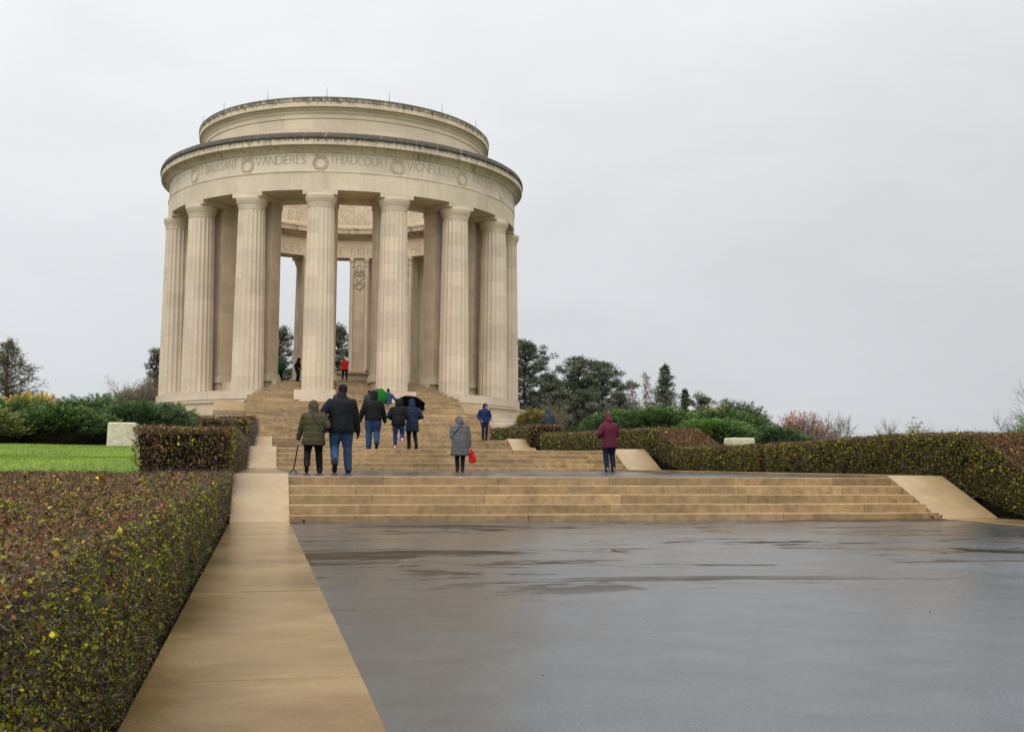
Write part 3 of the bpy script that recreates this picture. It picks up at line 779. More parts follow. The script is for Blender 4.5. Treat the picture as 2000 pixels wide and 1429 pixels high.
# pale marker stones on the lawn
def marker(label, x, y, z):
    b = MB(); w_, d_, h_ = .41, .38, .78; c = .035
    P = [(-w_, -d_, -.3), (w_, -d_, -.3), (w_, d_, -.3), (-w_, d_, -.3)]
    k = .94
    P += [(-w_*k, -d_*k, h_-c), (w_*k, -d_*k, h_-c), (w_*k, d_*k, h_-c), (-w_*k, d_*k, h_-c)]
    k2 = k-c/w_
    P += [(-w_*k2, -d_*k2, h_), (w_*k2, -d_*k2, h_), (w_*k2, d_*k2, h_), (-w_*k2, d_*k2, h_)]
    F_ = [(0, 3, 2, 1), (8, 9, 10, 11)]
    for q in (0, 4):
        for i in range(4): F_.append((q+i, q+(i+1) % 4, q+4+(i+1) % 4, q+4+i))
    b.add(P, F_); o = b.build('stone_block', M['granite'], loc=(x, y, z)); tag(o, label, 'stone block')
marker('pale rough stone block standing on the lawn beside the left hedge', -4.0, 34.6, 1.22)
marker('pale stone block half hidden behind the long right hedge', 15.42, 34.6, .98)

# ================================================================== vegetation
def unit(a): return a/np.maximum(np.linalg.norm(a, axis=-1, keepdims=True), 1e-9)
def leaf_cards(P, A, N, L, W, colr, fold=.18):
    """rhombic leaves: centre P, along A, facing N"""
    A = unit(A); B = unit(np.cross(N, A)); N2 = np.cross(A, B)
    L = L[:, None]/2; W = W[:, None]/2
    V = np.stack([P-A*L, P+B*W+N2*W*fold-A*L*.15, P+A*L, P-B*W+N2*W*fold-A*L*.15], 1)
    return V, np.repeat(colr[:, None, :], 4, 1)
def quads_mesh(name, V, Cc, mat, parent=None, smooth=False):
    V = V.reshape(-1, 3).astype(np.float32); n = len(V)//4
    me = bpy.data.meshes.new(name)
    me.vertices.add(len(V)); me.vertices.foreach_set('co', V.ravel())
    me.loops.add(n*4); me.loops.foreach_set('vertex_index', np.arange(n*4, dtype=np.int32))
    me.polygons.add(n); me.polygons.foreach_set('loop_start', np.arange(0, n*4, 4, dtype=np.int32)); me.polygons.foreach_set('loop_total', np.full(n, 4, np.int32))
    at = me.color_attributes.new('col', 'FLOAT_COLOR', 'POINT')
    cc = np.ones((n*4, 4), np.float32); cc[:, :3] = Cc.reshape(-1, 3); at.data.foreach_set('color', cc.ravel())
    me.update(); me.validate()
    return link_mesh(name, me, mat, parent)
def strips(P0, D, L, w, nseg, bend, colr):
    """thin curved twigs: start P0, direction D, length L, width w"""
    n = len(P0); pts = [P0]; d = unit(D); bd = bend
    side = unit(np.cross(d, rng.normal(size=(n, 3))))
    for k in range(nseg):
        d = unit(d+bd*(1/nseg)); pts.append(pts[-1]+d*(L/nseg)[:, None])
    V = []
    for k in range(nseg):
        wa = w*(1-.7*k/nseg); wb = w*(1-.7*(k+1)/nseg)
        V.append(np.stack([pts[k]-side*wa[:, None], pts[k]+side*wa[:, None], pts[k+1]+side*wb[:, None], pts[k+1]-side*wb[:, None]], 1))
    V = np.concatenate(V, 0); Cc = np.repeat(np.tile(colr, (nseg, 1))[:, None, :], 4, 1)
    return V, Cc
def pick(pal, wts, n, var=.25):
    pal = np.array(pal); i = rng.choice(len(pal), n, p=np.array(wts)/sum(wts))
    return np.clip(pal[i]*(1+rng.uniform(-var, var, (n, 1)))*(1+rng.uniform(-.08, .08, (n, 3))), .003, 1)
BROWN = [(.125, .056, .024), (.175, .082, .032), (.072, .036, .020), (.23, .115, .045), (.040, .022, .014), (.18, .16, .02), (.32, .21, .025), (.27, .075, .022)]
BROWN_W = [5, 4, 3.5, 2.8, 3.5, 2.2, 1.0, 1.1]
GREEN = [(.145, .165, .009), (.21, .225, .012), (.34, .30, .014), (.052, .054, .008), (.42, .32, .015), (.070, .045, .018), (.045, .028, .014), (.46, .24, .02)]
GREEN_W = [4.8, 3.8, 2.2, 4, .8, 3.5, 3.5, .4]
TWIG = [(.10, .078, .060), (.065, .046, .036), (.038, .027, .022), (.17, .14, .11), (.060, .062, .025)]
TWIG_W = [3, 4, 5, 1, 1]
def wobble(P, s, a): return np.array([noise.noise(Vector(p)*s)*a for p in P])

def face_points(x0, x1, y0, y1, z0, z1, face, dens):
    """random points on one face of a box; dens may fall off with distance from the camera"""
    if face in 'lr': area = (y1-y0)*(z1-z0)
    elif face in 'fb': area = (x1-x0)*(z1-z0)
    else: area = (x1-x0)*(y1-y0)
    n = max(1, int(area*dens)); r = rng.random((n, 3))
    P = np.array([x0, y0, z0])+r*np.array([x1-x0, y1-y0, z1-z0])
    N = {'l': (-1, 0, 0), 'r': (1, 0, 0), 'f': (0, -1, 0), 'b': (0, 1, 0), 't': (0, 0, 1)}[face]
    k = {'l': 0, 'r': 0, 'f': 1, 'b': 1, 't': 2}[face]
    P[:, k] = {'l': x0, 'r': x1, 'f': y0, 'b': y1, 't': z1}[face]
    return P, np.tile(np.array(N, float), (n, 1))

def hedge(label, x0, x1, secs, faces, zfun, group='clipped hedges beside the stairs', twigs=True, inset=.10, brown_faces='ft', cover=2.2, zbot=None):
    """clipped beech hedge; secs: list of (y0, y1, leaf size)"""
    ya, yb = secs[0][0], secs[-1][1]
    root = tag(empty('hedge', ((x0+x1)/2, (ya+yb)/2, 0)), label, 'hedge', group)
    inv = Matrix.Translation(-Vector(root.location))
    LV, LC, TV, TC_ = [], [], [], []
    for (y0, y1, sz) in secs:
        for fc in faces:
            if fc == 'f' and y0 != ya: continue
            if fc == 'b' and y1 != yb: continue
            z0_, z1_ = zfun((y0+y1)/2)
            dens = cover/(sz*sz*.55)*(.85 if fc in 'lr' else 1.0)
            P, N = face_points(x0, x1, y0, y1, z0_, z1_, fc, dens)
            top = np.array([zfun(p[1])[1] for p in P]); bot = np.array([zfun(p[1])[0] for p in P])
            if fc == 't': P[:, 2] = top
            else: P[:, 2] = bot+(P[:, 2]-z0_)/(z1_-z0_)*(top-bot)
            # uneven surface and thinner foot
            wob = wobble(P, 1.6, .045)+wobble(P, 6, .025)
            P = P+N*(wob[:, None]+rng.normal(0, .016, (len(P), 1))-.02)
            if fc in 'lrf':
                hrel = (P[:, 2]-bot)/(top-bot)
                keep = rng.random(len(P)) < np.clip(.75+hrel*1.6, 0, 1)
                P, N, hrel = P[keep], N[keep], hrel[keep]
                P -= N*np.clip(.03*(1-hrel*2.2), 0, .03)[:, None]
            n = len(P)
            cl = wobble(P, 2.3, 1.0)+wobble(P, 7, .5)
            brown = pick(BROWN, BROWN_W, n, .35); green = pick(GREEN, GREEN_W, n, .35)
            thr = .42 if fc in brown_faces else -.6
            if fc == 't' and abs(zfun(y1-.01)[1]-zfun(y0+.01)[1])/(y1-y0) > .2: thr = 1.25
            isg = (cl+rng.normal(0, .3, n)) > thr
            c = np.where(isg[:, None], green, brown)
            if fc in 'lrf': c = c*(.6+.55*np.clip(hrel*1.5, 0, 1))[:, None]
            A = unit(rng.normal(size=(n, 3))+np.array([0, 0, -.15])); Nn = unit(N*.8+rng.normal(0, .75, (n, 3)))
            L = sz*np.where(rng.random(n) < .07, rng.uniform(1.3, 2.0, n), rng.uniform(.42, 1.05, n)); W = L*rng.uniform(.42, .75, n)
            v, q = leaf_cards(P, A, Nn, L, W, c, fold=rng.uniform(-.2, .6)); LV.append(v); LC.append(q)
            if twigs:
                m = int(n*(.34 if fc == 't' else .95)); i = rng.integers(0, n, m)
                P0 = P[i]-N[i]*rng.uniform(-.01, .05, (m, 1))
                D = unit(N[i]*.12+rng.normal(0, .8, (m, 3))+np.array([0, 0, .15 if fc != 't' else -.1]))
                L = sz*rng.uniform(1.5, 3.8, m); wd = np.maximum(.0010, sz*.042)*rng.uniform(.6, 1.5, m)
                v, q = strips(P0, D, L, wd, 3, rng.normal(0, .9, (m, 3)), pick(TWIG, TWIG_W, m)); TV.append(v); TC_.append(q)
    o = quads_mesh('foliage', np.concatenate(LV), np.concatenate(LC), M['leaf'], root); o.matrix_parent_inverse = inv
    if TV: o = quads_mesh('twigs', np.concatenate(TV), np.concatenate(TC_), M['twig'], root); o.matrix_parent_inverse = inv
    b = MB(); ys = np.linspace(ya+inset, yb-inset, max(2, int((yb-ya)/1.0)))
    for s0, s1 in zip(ys, ys[1:]):
        (za, ta), (zb_, tb_) = zfun(s0), zfun(s1)
        v = [(x0+inset, s0, za-.5), (x1-inset, s0, za-.5), (x1-inset, s1, zb_-.5), (x0+inset, s1, zb_-.5), (x0+inset, s0, ta-inset), (x1-inset, s0, ta-inset), (x1-inset, s1, tb_-inset), (x0+inset, s1, tb_-inset)]
        b.add(v, [(0, 3, 2, 1), (4, 5, 6, 7), (1, 2, 6, 5), (3, 0, 4, 7)]+([(0, 1, 5, 4)] if s0 == ys[0] else [])+([(2, 3, 7, 6)] if s1 == ys[-1] else []))
    o = b.build('branches', M['hedgecore'], root); o.matrix_parent_inverse = inv  # solid filler core, inner shade of the hedge put into its colour
    return root
def zlin(pts):
    def f(y):
        if y <= pts[0][0]: return pts[0][1], pts[0][2]
        for a, c in zip(pts, pts[1:]):
            if y <= c[0]:
                t = (y-a[0])/(c[0]-a[0]); return a[1]+(c[1]-a[1])*t, a[2]+(c[2]-a[2])*t
        return pts[-1][1], pts[-1][2]
    return f
HL0, HR0 = XL+.004, XK-.004
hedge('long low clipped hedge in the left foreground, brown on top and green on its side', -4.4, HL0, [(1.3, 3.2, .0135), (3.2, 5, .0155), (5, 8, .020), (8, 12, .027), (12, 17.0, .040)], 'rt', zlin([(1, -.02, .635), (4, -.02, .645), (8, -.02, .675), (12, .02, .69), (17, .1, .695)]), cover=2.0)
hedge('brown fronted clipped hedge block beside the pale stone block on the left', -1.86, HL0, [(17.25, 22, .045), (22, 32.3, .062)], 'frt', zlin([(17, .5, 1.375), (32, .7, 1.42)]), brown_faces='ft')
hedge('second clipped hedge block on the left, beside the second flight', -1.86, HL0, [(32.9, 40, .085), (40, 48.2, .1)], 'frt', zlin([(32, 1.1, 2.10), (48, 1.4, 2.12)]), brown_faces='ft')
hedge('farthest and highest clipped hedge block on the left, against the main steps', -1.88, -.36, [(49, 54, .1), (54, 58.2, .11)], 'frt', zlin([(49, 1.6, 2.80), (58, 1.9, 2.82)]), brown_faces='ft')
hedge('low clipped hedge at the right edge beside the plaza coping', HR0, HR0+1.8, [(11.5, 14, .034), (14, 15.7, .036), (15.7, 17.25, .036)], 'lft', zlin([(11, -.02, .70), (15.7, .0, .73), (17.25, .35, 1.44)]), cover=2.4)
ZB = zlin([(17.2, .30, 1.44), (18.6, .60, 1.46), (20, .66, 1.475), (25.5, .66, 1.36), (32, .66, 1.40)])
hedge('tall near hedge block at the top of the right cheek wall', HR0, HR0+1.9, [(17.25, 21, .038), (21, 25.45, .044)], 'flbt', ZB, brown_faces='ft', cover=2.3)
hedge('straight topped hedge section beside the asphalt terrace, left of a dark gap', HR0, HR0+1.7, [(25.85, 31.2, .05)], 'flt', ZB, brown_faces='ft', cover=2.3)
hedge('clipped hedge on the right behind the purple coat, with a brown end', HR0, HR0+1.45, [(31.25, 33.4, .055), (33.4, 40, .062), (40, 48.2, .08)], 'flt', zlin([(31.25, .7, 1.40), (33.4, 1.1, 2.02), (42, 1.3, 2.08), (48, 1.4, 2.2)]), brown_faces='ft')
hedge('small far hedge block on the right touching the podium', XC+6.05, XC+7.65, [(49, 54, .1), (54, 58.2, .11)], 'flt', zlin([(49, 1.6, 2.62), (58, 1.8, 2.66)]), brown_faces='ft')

# dark soil under the foreground hedge
b = MB(); b.box(-4.4, XL-.003, -6, 17.2, -.3, -.012); tag(b.build('soil', M['soil']), kind='structure')
b = MB(); b.box(XK+.003, XK+2.2, -6, 17.2, -.3, -.012); tag(b.build('soil', M['soil']), kind='structure')

# fallen leaves
def fallen(label, P, s, col, ang=0.3, grp=None):
    b = MB(); n = 14
    vs_ = [(0, 0, .004)]
    for k in range(n):
        a = 2*PI*k/n; r = s*(.5+.18*math.cos(5*a)+.06*math.sin(3*a)); vs_.append((r*math.cos(a), r*math.sin(a), .012*s/.05*(.5+.5*math.sin(2*a+.7))+.15*s*abs(math.cos(a))))
    b.add(vs_, [(0, 1+k, 1+(k+1) % n) for k in range(n)])
    o = b.build('fallen_leaf', plain('leaf '+label[:12], col, .5, var=.3, vsc=60), loc=P, smooth=True); o.rotation_euler = (ang, .2, random.random()*6)
    return tag(o, label, 'leaf', grp)
lp = spot(198, 8.6, .70); fallen('bright yellow leaf lying on top of the left foreground hedge', (lp.x, lp.y, .715), .085, (.75, .42, .015), .35)
lp = spot(1813, 18.4, .02); fallen('curled orange brown leaf at the foot of the right end of the nearest steps', (lp.x-.0, Y1-.08, .02), .085, (.42, .16, .07), .6)
lp = spot(1831, 18.5, .02); fallen('dark red leaf standing against the right end of the lowest step', (lp.x, Y1-.05, .03), .08, (.10, .018, .015), 1.2)
fallen('small rust leaf on the third step at its right end', (10.55, Y1+TR*2-.06, R0+RI+.02), .06, (.35, .09, .03), .5)
fallen('tiny dark leaf at the left end of the lowest step', (.62, Y1-.04, .02), .05, (.09, .03, .02), .7)

# lawn blades (only where the lawn shows on the left)
n = 90000; P = np.stack([rng.uniform(-11, -1.9, n), rng.uniform(17.2, 38, n), np.zeros(n)], 1)
P[:, 2] = [terrain(p[0], p[1]) for p in P]
patch = wobble(P, .6, 1)+wobble(P, 2.2, .6)
gc = pick([(.090, .160, .006), (.122, .205, .008), (.165, .24, .014), (.21, .24, .05)], [4, 4, 2, .6], n)*(1+.6*np.clip(patch, -1, 1))[:, None]
v, q = strips(P-np.array([0, 0, .01]), rng.normal(0, .35, (n, 3))+np.array([0, 0, 1]), rng.uniform(.018, .038, n), rng.uniform(.004, .009, n), 1, rng.normal(0, .3, (n, 3)), gc)
tag(quads_mesh('lawn_grass', v, q, M['grass']), 'short bright green grass on the left lawn', 'grass', kind='stuff')

# ---- juniper bushes
def place(px, ptop, D):
    """ground position and height of a tree whose top stands at photograph point (px, ptop) at depth D"""
    d = cF*CF + cR*(px-1000) - cU*(ptop-714.5); P = CP + d*(D/d.dot(cF))
    return P.x, P.y, P.z-terrain(P.x, P.y)
def juniper(label, x, y, rx, ry, h, nsp, pal, wts, cs=.16, group='spreading evergreen shrubs in front of the rotunda', lift=.15, name='juniper_bush', feather=1.0):
    z = terrain(x, y)-.05; rx *= 1.18; ry *= 1.1
    root = tag(empty(name, (x, y, z)), label, 'shrub', group)
    LV, LC = [], []; bt = MB()
    for k in range(nsp):
        a = rng.uniform(0, 2*PI); t = math.sqrt(rng.random()); e = rng.uniform(.0, 1)
        dirx, diry = math.cos(a), math.sin(a)
        hh = h*(1-t**3*.62)*rng.uniform(.78, 1.06)+.08
        tip = np.array([dirx*rx*t, diry*ry*t, hh]); start = np.array([dirx*rx*t*.25, diry*ry*t*.25, hh*.15])
        mid = (start+tip)/2+np.array([0, 0, hh*.18*(1-t)])
        m = 120; u = rng.uniform(.30, 1, m)[:, None]
        Pp = (1-u)**2*start+2*u*(1-u)*mid+u*u*tip
        Td = unit(2*(1-u)*(mid-start)+2*u*(tip-mid))
        spread = .24*(1.15-u)
        Pp = Pp+rng.normal(0, 1, (m, 3))*spread*np.array([1, 1, .5])
        A = unit(Td*feather+rng.normal(0, .45, (m, 3))+np.array([dirx*.5+.25, diry*.5, lift-.1]))
        N_ = unit(rng.normal(0, .6, (m, 3))+np.array([dirx*.3, diry*.3, .8]))
        L = cs*.56*rng.uniform(.6, 1.7, m); W = L*rng.uniform(.16, .3, m)
        tone = rng.uniform(.5, 1.6)
        c = pick(pal, wts, m)*tone*(.22+1.15*(Pp[:, 2:3]/h).clip(0, 1.1)**1.3)*(.35+1.0*u**1.5)*np.where(u > .8, np.array([1.45, 1.25, .9]), 1.0)  # top and tips lightened, underside darkened: light and shade painted into the needles
        vv, q = leaf_cards(Pp, A, N_, L, W, c, .2); LV.append(vv); LC.append(q)
        if k % 5 == 0: bt.tube([start*.2, mid*.8, tip*.9], [.03, .018, .006], 4, False)
    quads_mesh('foliage', np.concatenate(LV), np.concatenate(LC), M['needle'], root)
    bt.ellip((0, 0, h*.18), (rx*.72, ry*.72, h*.42), 20, 10)  # filler core, shade inside the bush put into its colour
    bt.build('branches', M['hedgecore'], root)
    return root
JG = [(.026, .056, .020), (.036, .074, .025), (.018, .038, .016), (.060, .096, .030), (.10, .125, .036)]; JW = [4, 4, 3, 1.6, .5]
JB = [(.026, .056, .026), (.038, .074, .034), (.018, .038, .022), (.058, .094, .044)]; JBW = [4, 4, 3, 1]
JY = [(.06, .085, .022), (.09, .115, .028), (.035, .058, .018), (.14, .15, .035)]; JYW = [4, 3, 3, 2]
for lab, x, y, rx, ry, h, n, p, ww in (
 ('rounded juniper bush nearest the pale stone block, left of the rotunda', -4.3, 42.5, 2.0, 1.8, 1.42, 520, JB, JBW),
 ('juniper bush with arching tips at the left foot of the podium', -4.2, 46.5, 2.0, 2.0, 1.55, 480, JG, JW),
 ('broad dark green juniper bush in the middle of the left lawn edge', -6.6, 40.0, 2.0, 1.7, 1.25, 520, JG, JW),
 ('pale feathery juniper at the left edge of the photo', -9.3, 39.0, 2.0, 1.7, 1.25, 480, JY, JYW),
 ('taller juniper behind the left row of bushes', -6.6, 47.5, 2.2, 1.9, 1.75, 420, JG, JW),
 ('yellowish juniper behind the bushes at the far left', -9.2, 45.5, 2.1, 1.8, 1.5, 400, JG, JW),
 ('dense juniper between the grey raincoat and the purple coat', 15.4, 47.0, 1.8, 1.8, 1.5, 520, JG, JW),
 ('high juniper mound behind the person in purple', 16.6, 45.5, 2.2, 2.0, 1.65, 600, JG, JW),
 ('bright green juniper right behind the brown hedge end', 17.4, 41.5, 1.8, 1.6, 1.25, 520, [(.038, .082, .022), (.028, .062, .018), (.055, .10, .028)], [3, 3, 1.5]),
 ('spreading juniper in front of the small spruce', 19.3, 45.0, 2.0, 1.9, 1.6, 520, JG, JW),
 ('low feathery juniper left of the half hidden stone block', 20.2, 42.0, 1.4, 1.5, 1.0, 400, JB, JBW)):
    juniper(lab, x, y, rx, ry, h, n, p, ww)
juniper('dark leafy evergreen shrub with loose sprigs behind the right stone block', 21.2, 47.5, 1.5, 1.6, 2.1, 480, [(.022, .04, .022), (.032, .055, .03), (.05, .07, .04)], [4, 3, 1], cs=.13, lift=.6, name='evergreen_shrub', group=None)
juniper('yellow leaved shrub at the far left edge behind the junipers', -14.5, 64, 2.4, 2.0, 2.6, 380, [(.20, .17, .015), (.13, .12, .02), (.28, .20, .02)], [3, 3, 2], cs=.2, lift=.4, name='yellow_shrub', group='yellow autumn shrubs on the left')
juniper('smaller yellow shrub between the bare tree and the junipers', -11.6, 62, 1.9, 1.6, 2.6, 300, [(.18, .15, .015), (.11, .11, .02), (.25, .18, .02)], [3, 3, 2], cs=.2, lift=.4, name='yellow_shrub', group='yellow autumn shrubs on the left')
juniper('olive yellow shrub between the podium and the person in grey', 14.6, 60, 1.2, 1.2, 1.9, 300, [(.09, .085, .025), (.06, .065, .025), (.15, .12, .02)], [4, 4, 1], cs=.17, lift=.5, name='yellow_shrub')
juniper('yellow tinged shrub behind the right junipers', 25.6, 60, 2.0, 1.6, 3.0, 260, [(.12, .12, .02), (.06, .07, .02), (.2, .16, .02)], [3, 3, 2], cs=.17, lift=.5, name='yellow_shrub')
juniper('reddish brown leaved shrub beyond the right hedge', 30.6, 60, 2.6, 1.8, place(1545, 818, 58)[2]*1.6, 460, [(.12, .045, .03), (.17, .075, .04), (.08, .03, .025)], [3, 3, 3], cs=.16, lift=.8, name='beech_shrub', feather=.3)

# ---- trees
RMIN = [.017]
def grow(b, P, d, L, r, lev, rnd, spread, up, nseg=3, tips=None, kids=(3, 5), shrink=.62):
    pts = [P]; rr = [r]; q = P.copy(); dd = d.copy()
    for k in range(nseg):
        dd = (dd+Vector((rnd.gauss(0, .13), rnd.gauss(0, .13), rnd.gauss(0, .08)+up*.1))).normalized()
        q = q+dd*(L/nseg); pts.append(q.copy()); rr.append(r*(1-.62*(k+1)/nseg))
    b.tube(pts, rr, 4 if r < .05 else 6, False)
    if lev <= 0:
        if tips is not None: tips.append((q.copy(), dd.copy()))
        return
    for k in range(rnd.randint(*kids)):
        t = rnd.uniform(.35, 1.0); i = min(nseg-1, int(t*nseg)); base = pts[i].lerp(pts[i+1], t*nseg-i)
        ax = dd.orthogonal().normalized(); ax = Matrix.Rotation(rnd.uniform(0, 2*PI), 3, dd) @ ax
        nd = (Matrix.Rotation(spread*rnd.uniform(.6, 1.3), 3, ax) @ dd); nd.z += up*.25; nd.normalize()
        grow(b, base, nd, L*shrink*rnd.uniform(.75, 1.2), max(rr[i]*.62, RMIN[0]), lev-1, rnd, spread, up, max(2, nseg-1), tips, kids, shrink)
    if tips is not None: tips.append((q.copy(), dd.copy()))
def bare_tree(name, label, cat, x, y, h, seed, lev=4, stems=1, spread=.6, up=.6, leafpal=None, nleaf=0, bark='barkpale', r=.09, group=None, trunk=.35, ls=.14, kids=(3, 5)):
    z = terrain(x, y)-.1; rnd = random.Random(seed); RMIN[0] = .00014*y
    root = tag(empty(name, (x, y, z)), label, cat, group); b = MB(); tips = []
    for s in range(stems):
        a = rnd.uniform(0, 2*PI); d = Vector((math.cos(a)*.35*(stems > 1), math.sin(a)*.35*(stems > 1), 1)).normalized()
        grow(b, Vector((math.cos(a)*.15*(stems > 1), math.sin(a)*.15*(stems > 1), 0)), d, h*trunk*rnd.uniform(.85, 1.1), r, lev, rnd, spread, up, 4, tips, kids, .72)
    mz = max(t[0].z for t in tips); k = (h+.1)/mz
    b.v = [(q[0]*k, q[1]*k, q[2]*k) for q in b.v]; tips = [(t[0]*k, t[1]) for t in tips]
    b.build('branches', M[bark], root)
    if leafpal and nleaf:
        T = np.array([list(t[0]) for t in tips]); i = rng.integers(0, len(T), nleaf); P = T[i]+rng.normal(0, ls*.6, (nleaf, 3))
        L = ls*rng.uniform(.6, 1.3, nleaf)
        v, q = leaf_cards(P, rng.normal(size=(nleaf, 3)), rng.normal(size=(nleaf, 3)), L, L*.6, pick(leafpal, [1]*len(leafpal), nleaf)); quads_mesh('leaves', v, q, M['leaf'], root)
    return root
PN = [(.110, .128, .080), (.140, .158, .098), (.080, .094, .068), (.175, .185, .115)]; PNW = [4, 4, 3, 1]  # needle colours lightened to stand in for distance haze
def tuft(c, r, m, pal, wts, L=.4, flat=.6, lit=1.0):
    d = unit(rng.normal(size=(m, 3))); P = np.array(c)+d*r*rng.random((m, 1))**.5*np.array([1, 1, flat])
    A = unit(d+np.array([0, 0, .5])+rng.normal(0, .3, (m, 3)))
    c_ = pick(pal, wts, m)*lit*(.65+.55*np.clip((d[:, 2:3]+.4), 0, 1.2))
    Ln = L*rng.uniform(.6, 1.3, m)
    return leaf_cards(P, A, rng.normal(size=(m, 3)), Ln, Ln*.22, c_, .1)
def pine(label, x, y, h, rad_, seed, group='conifers behind the rotunda', bare=.3, nl=13, peak=.5, m=60, pal=PN, flat=.6, skew=0.):
    rnd = random.Random(seed); z = terrain(x, y)-.2
    root = tag(empty('pine_tree', (x, y, z)), label, 'tree', group)
    b = MB(); LV, LC = [], []
    tp = [Vector((rnd.gauss(0, .15)*k/6, rnd.gauss(0, .15)*k/6, h*.95*k/6)) for k in range(7)]
    b.tube(tp, [h*.022*(1-.8*k/6) for k in range(7)], 7)
    def env(t):
        u = (t-bare)/(1-bare)
        return rad_*(max(.06, 1-abs((u-peak)/(peak if u < peak else 1-peak))**2.2)**.6)*(1 if u > peak else .55+.45*u/peak)
    nb = nl*8
    for k in range(nb):
        t = bare+(1-bare)*(k+rnd.random())/nb; zc = h*t*.97; a = k*2.4+rnd.uniform(-.5, .5)
        Ln = env(t)*rnd.choice([.55, .75, .9, 1.0, 1.12])*(1+skew*math.cos(a))
        s = Vector((0, 0, zc-.12*Ln)); e = Vector((math.cos(a)*Ln, math.sin(a)*Ln, min(zc+Ln*rnd.uniform(.05, .38), h)))
        md = s.lerp(e, .5)+Vector((0, 0, -.06*Ln))
        b.tube([s, md, e], [h*.006, h*.004, h*.0015], 4, False)
        for q in range(max(2, int(Ln*1.6))):
            c = s.lerp(e, rnd.uniform(.35, 1.05))+Vector((rnd.gauss(0, .25), rnd.gauss(0, .25), rnd.gauss(.12, .18)))
            if c.z > h: c.z = h-.1
            v, cc = tuft(c, rnd.uniform(.34, .66), m, pal, PNW, L=.30, flat=flat, lit=rnd.uniform(.55, 1.35)*(.75+.4*(q % 2))); LV.append(v); LC.append(cc)
    quads_mesh('crown', np.concatenate(LV), np.concatenate(LC), M['needle'], root); b.build('trunk', M['bark'], root)
    return root
def spruce(label, x, y, h, rad_, seed, group='conifers behind the rotunda', m=22):
    rnd = random.Random(seed); z = terrain(x, y)-.2
    root = tag(empty('spruce_tree', (x, y, z)), label, 'tree', group); b = MB(); LV, LC = [], []
    b.tube([(0, 0, 0), (0, 0, h*.5), (.05, 0, h)], [h*.02, h*.012, .01], 7)
    nl = 210
    for k in range(nl):
        t = min(.985, .03+.96*(k+rnd.uniform(-1, 1))/(nl-1)); zc = h*t; env = rad_*(1-t)**.85*rnd.uniform(.6, 1.2)+.10
        for j in range(1):
            a = rnd.uniform(0, 2*PI); Ln = env*rnd.uniform(.6, 1.15)
            s = Vector((0, 0, zc)); e = Vector((math.cos(a)*Ln, math.sin(a)*Ln, zc-Ln*.05+Ln*.3*rnd.random()))
            b.tube([s, e], [.03, .008], 3, False)
            for q in range(3):
                c = s.lerp(e, .35+.32*q); v, cc = tuft(c, .18+.16*env, m, PN, PNW, L=.26, flat=.7, lit=rnd.uniform(.6, 1.2)); LV.append(v); LC.append(cc)
    v, cc = tuft((0, 0, h), .12, 20, PN, PNW, L=.3, flat=2); LV.append(v); LC.append(cc)
    quads_mesh('crown', np.concatenate(LV), np.concatenate(LC), M['needle'], root); b.build('trunk', M['bark'], root)
    return root
def ptree(fn, label, px, ptop, D, rad_, seed, **k):
    x, y, h = place(px, ptop, D); return fn(label, x, y, h, rad_, seed, **k)
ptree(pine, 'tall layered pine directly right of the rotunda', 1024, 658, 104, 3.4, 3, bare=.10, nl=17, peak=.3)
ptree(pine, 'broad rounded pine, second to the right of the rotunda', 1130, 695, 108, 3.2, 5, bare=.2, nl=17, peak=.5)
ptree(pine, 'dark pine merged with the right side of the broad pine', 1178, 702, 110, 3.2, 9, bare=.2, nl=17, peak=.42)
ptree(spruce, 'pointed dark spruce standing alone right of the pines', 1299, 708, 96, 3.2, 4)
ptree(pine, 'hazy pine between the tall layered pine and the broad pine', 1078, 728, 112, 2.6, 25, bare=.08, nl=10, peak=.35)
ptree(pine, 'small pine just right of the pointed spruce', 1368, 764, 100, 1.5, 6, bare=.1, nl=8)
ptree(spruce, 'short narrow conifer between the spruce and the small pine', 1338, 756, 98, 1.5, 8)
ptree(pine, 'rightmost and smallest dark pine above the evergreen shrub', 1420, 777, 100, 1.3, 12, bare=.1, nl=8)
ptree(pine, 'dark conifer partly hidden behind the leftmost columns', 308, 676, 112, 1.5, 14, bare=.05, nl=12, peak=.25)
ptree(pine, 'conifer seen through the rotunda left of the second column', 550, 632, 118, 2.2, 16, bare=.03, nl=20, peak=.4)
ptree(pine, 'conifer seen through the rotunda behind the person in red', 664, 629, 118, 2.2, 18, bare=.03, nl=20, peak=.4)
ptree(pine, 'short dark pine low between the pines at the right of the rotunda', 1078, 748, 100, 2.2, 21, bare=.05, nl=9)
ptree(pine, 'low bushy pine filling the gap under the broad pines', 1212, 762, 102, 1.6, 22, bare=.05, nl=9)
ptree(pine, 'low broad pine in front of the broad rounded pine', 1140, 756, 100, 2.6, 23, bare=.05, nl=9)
YL = [(.22, .17, .03), (.16, .14, .04)]; OR = [(.42, .20, .03), (.34, .20, .05)]
def pbare(name, label, cat, px, ptop, D, seed, **k):
    x, y, h = place(px, ptop, D); return bare_tree(name, label, cat, x, y, h, seed, **k)
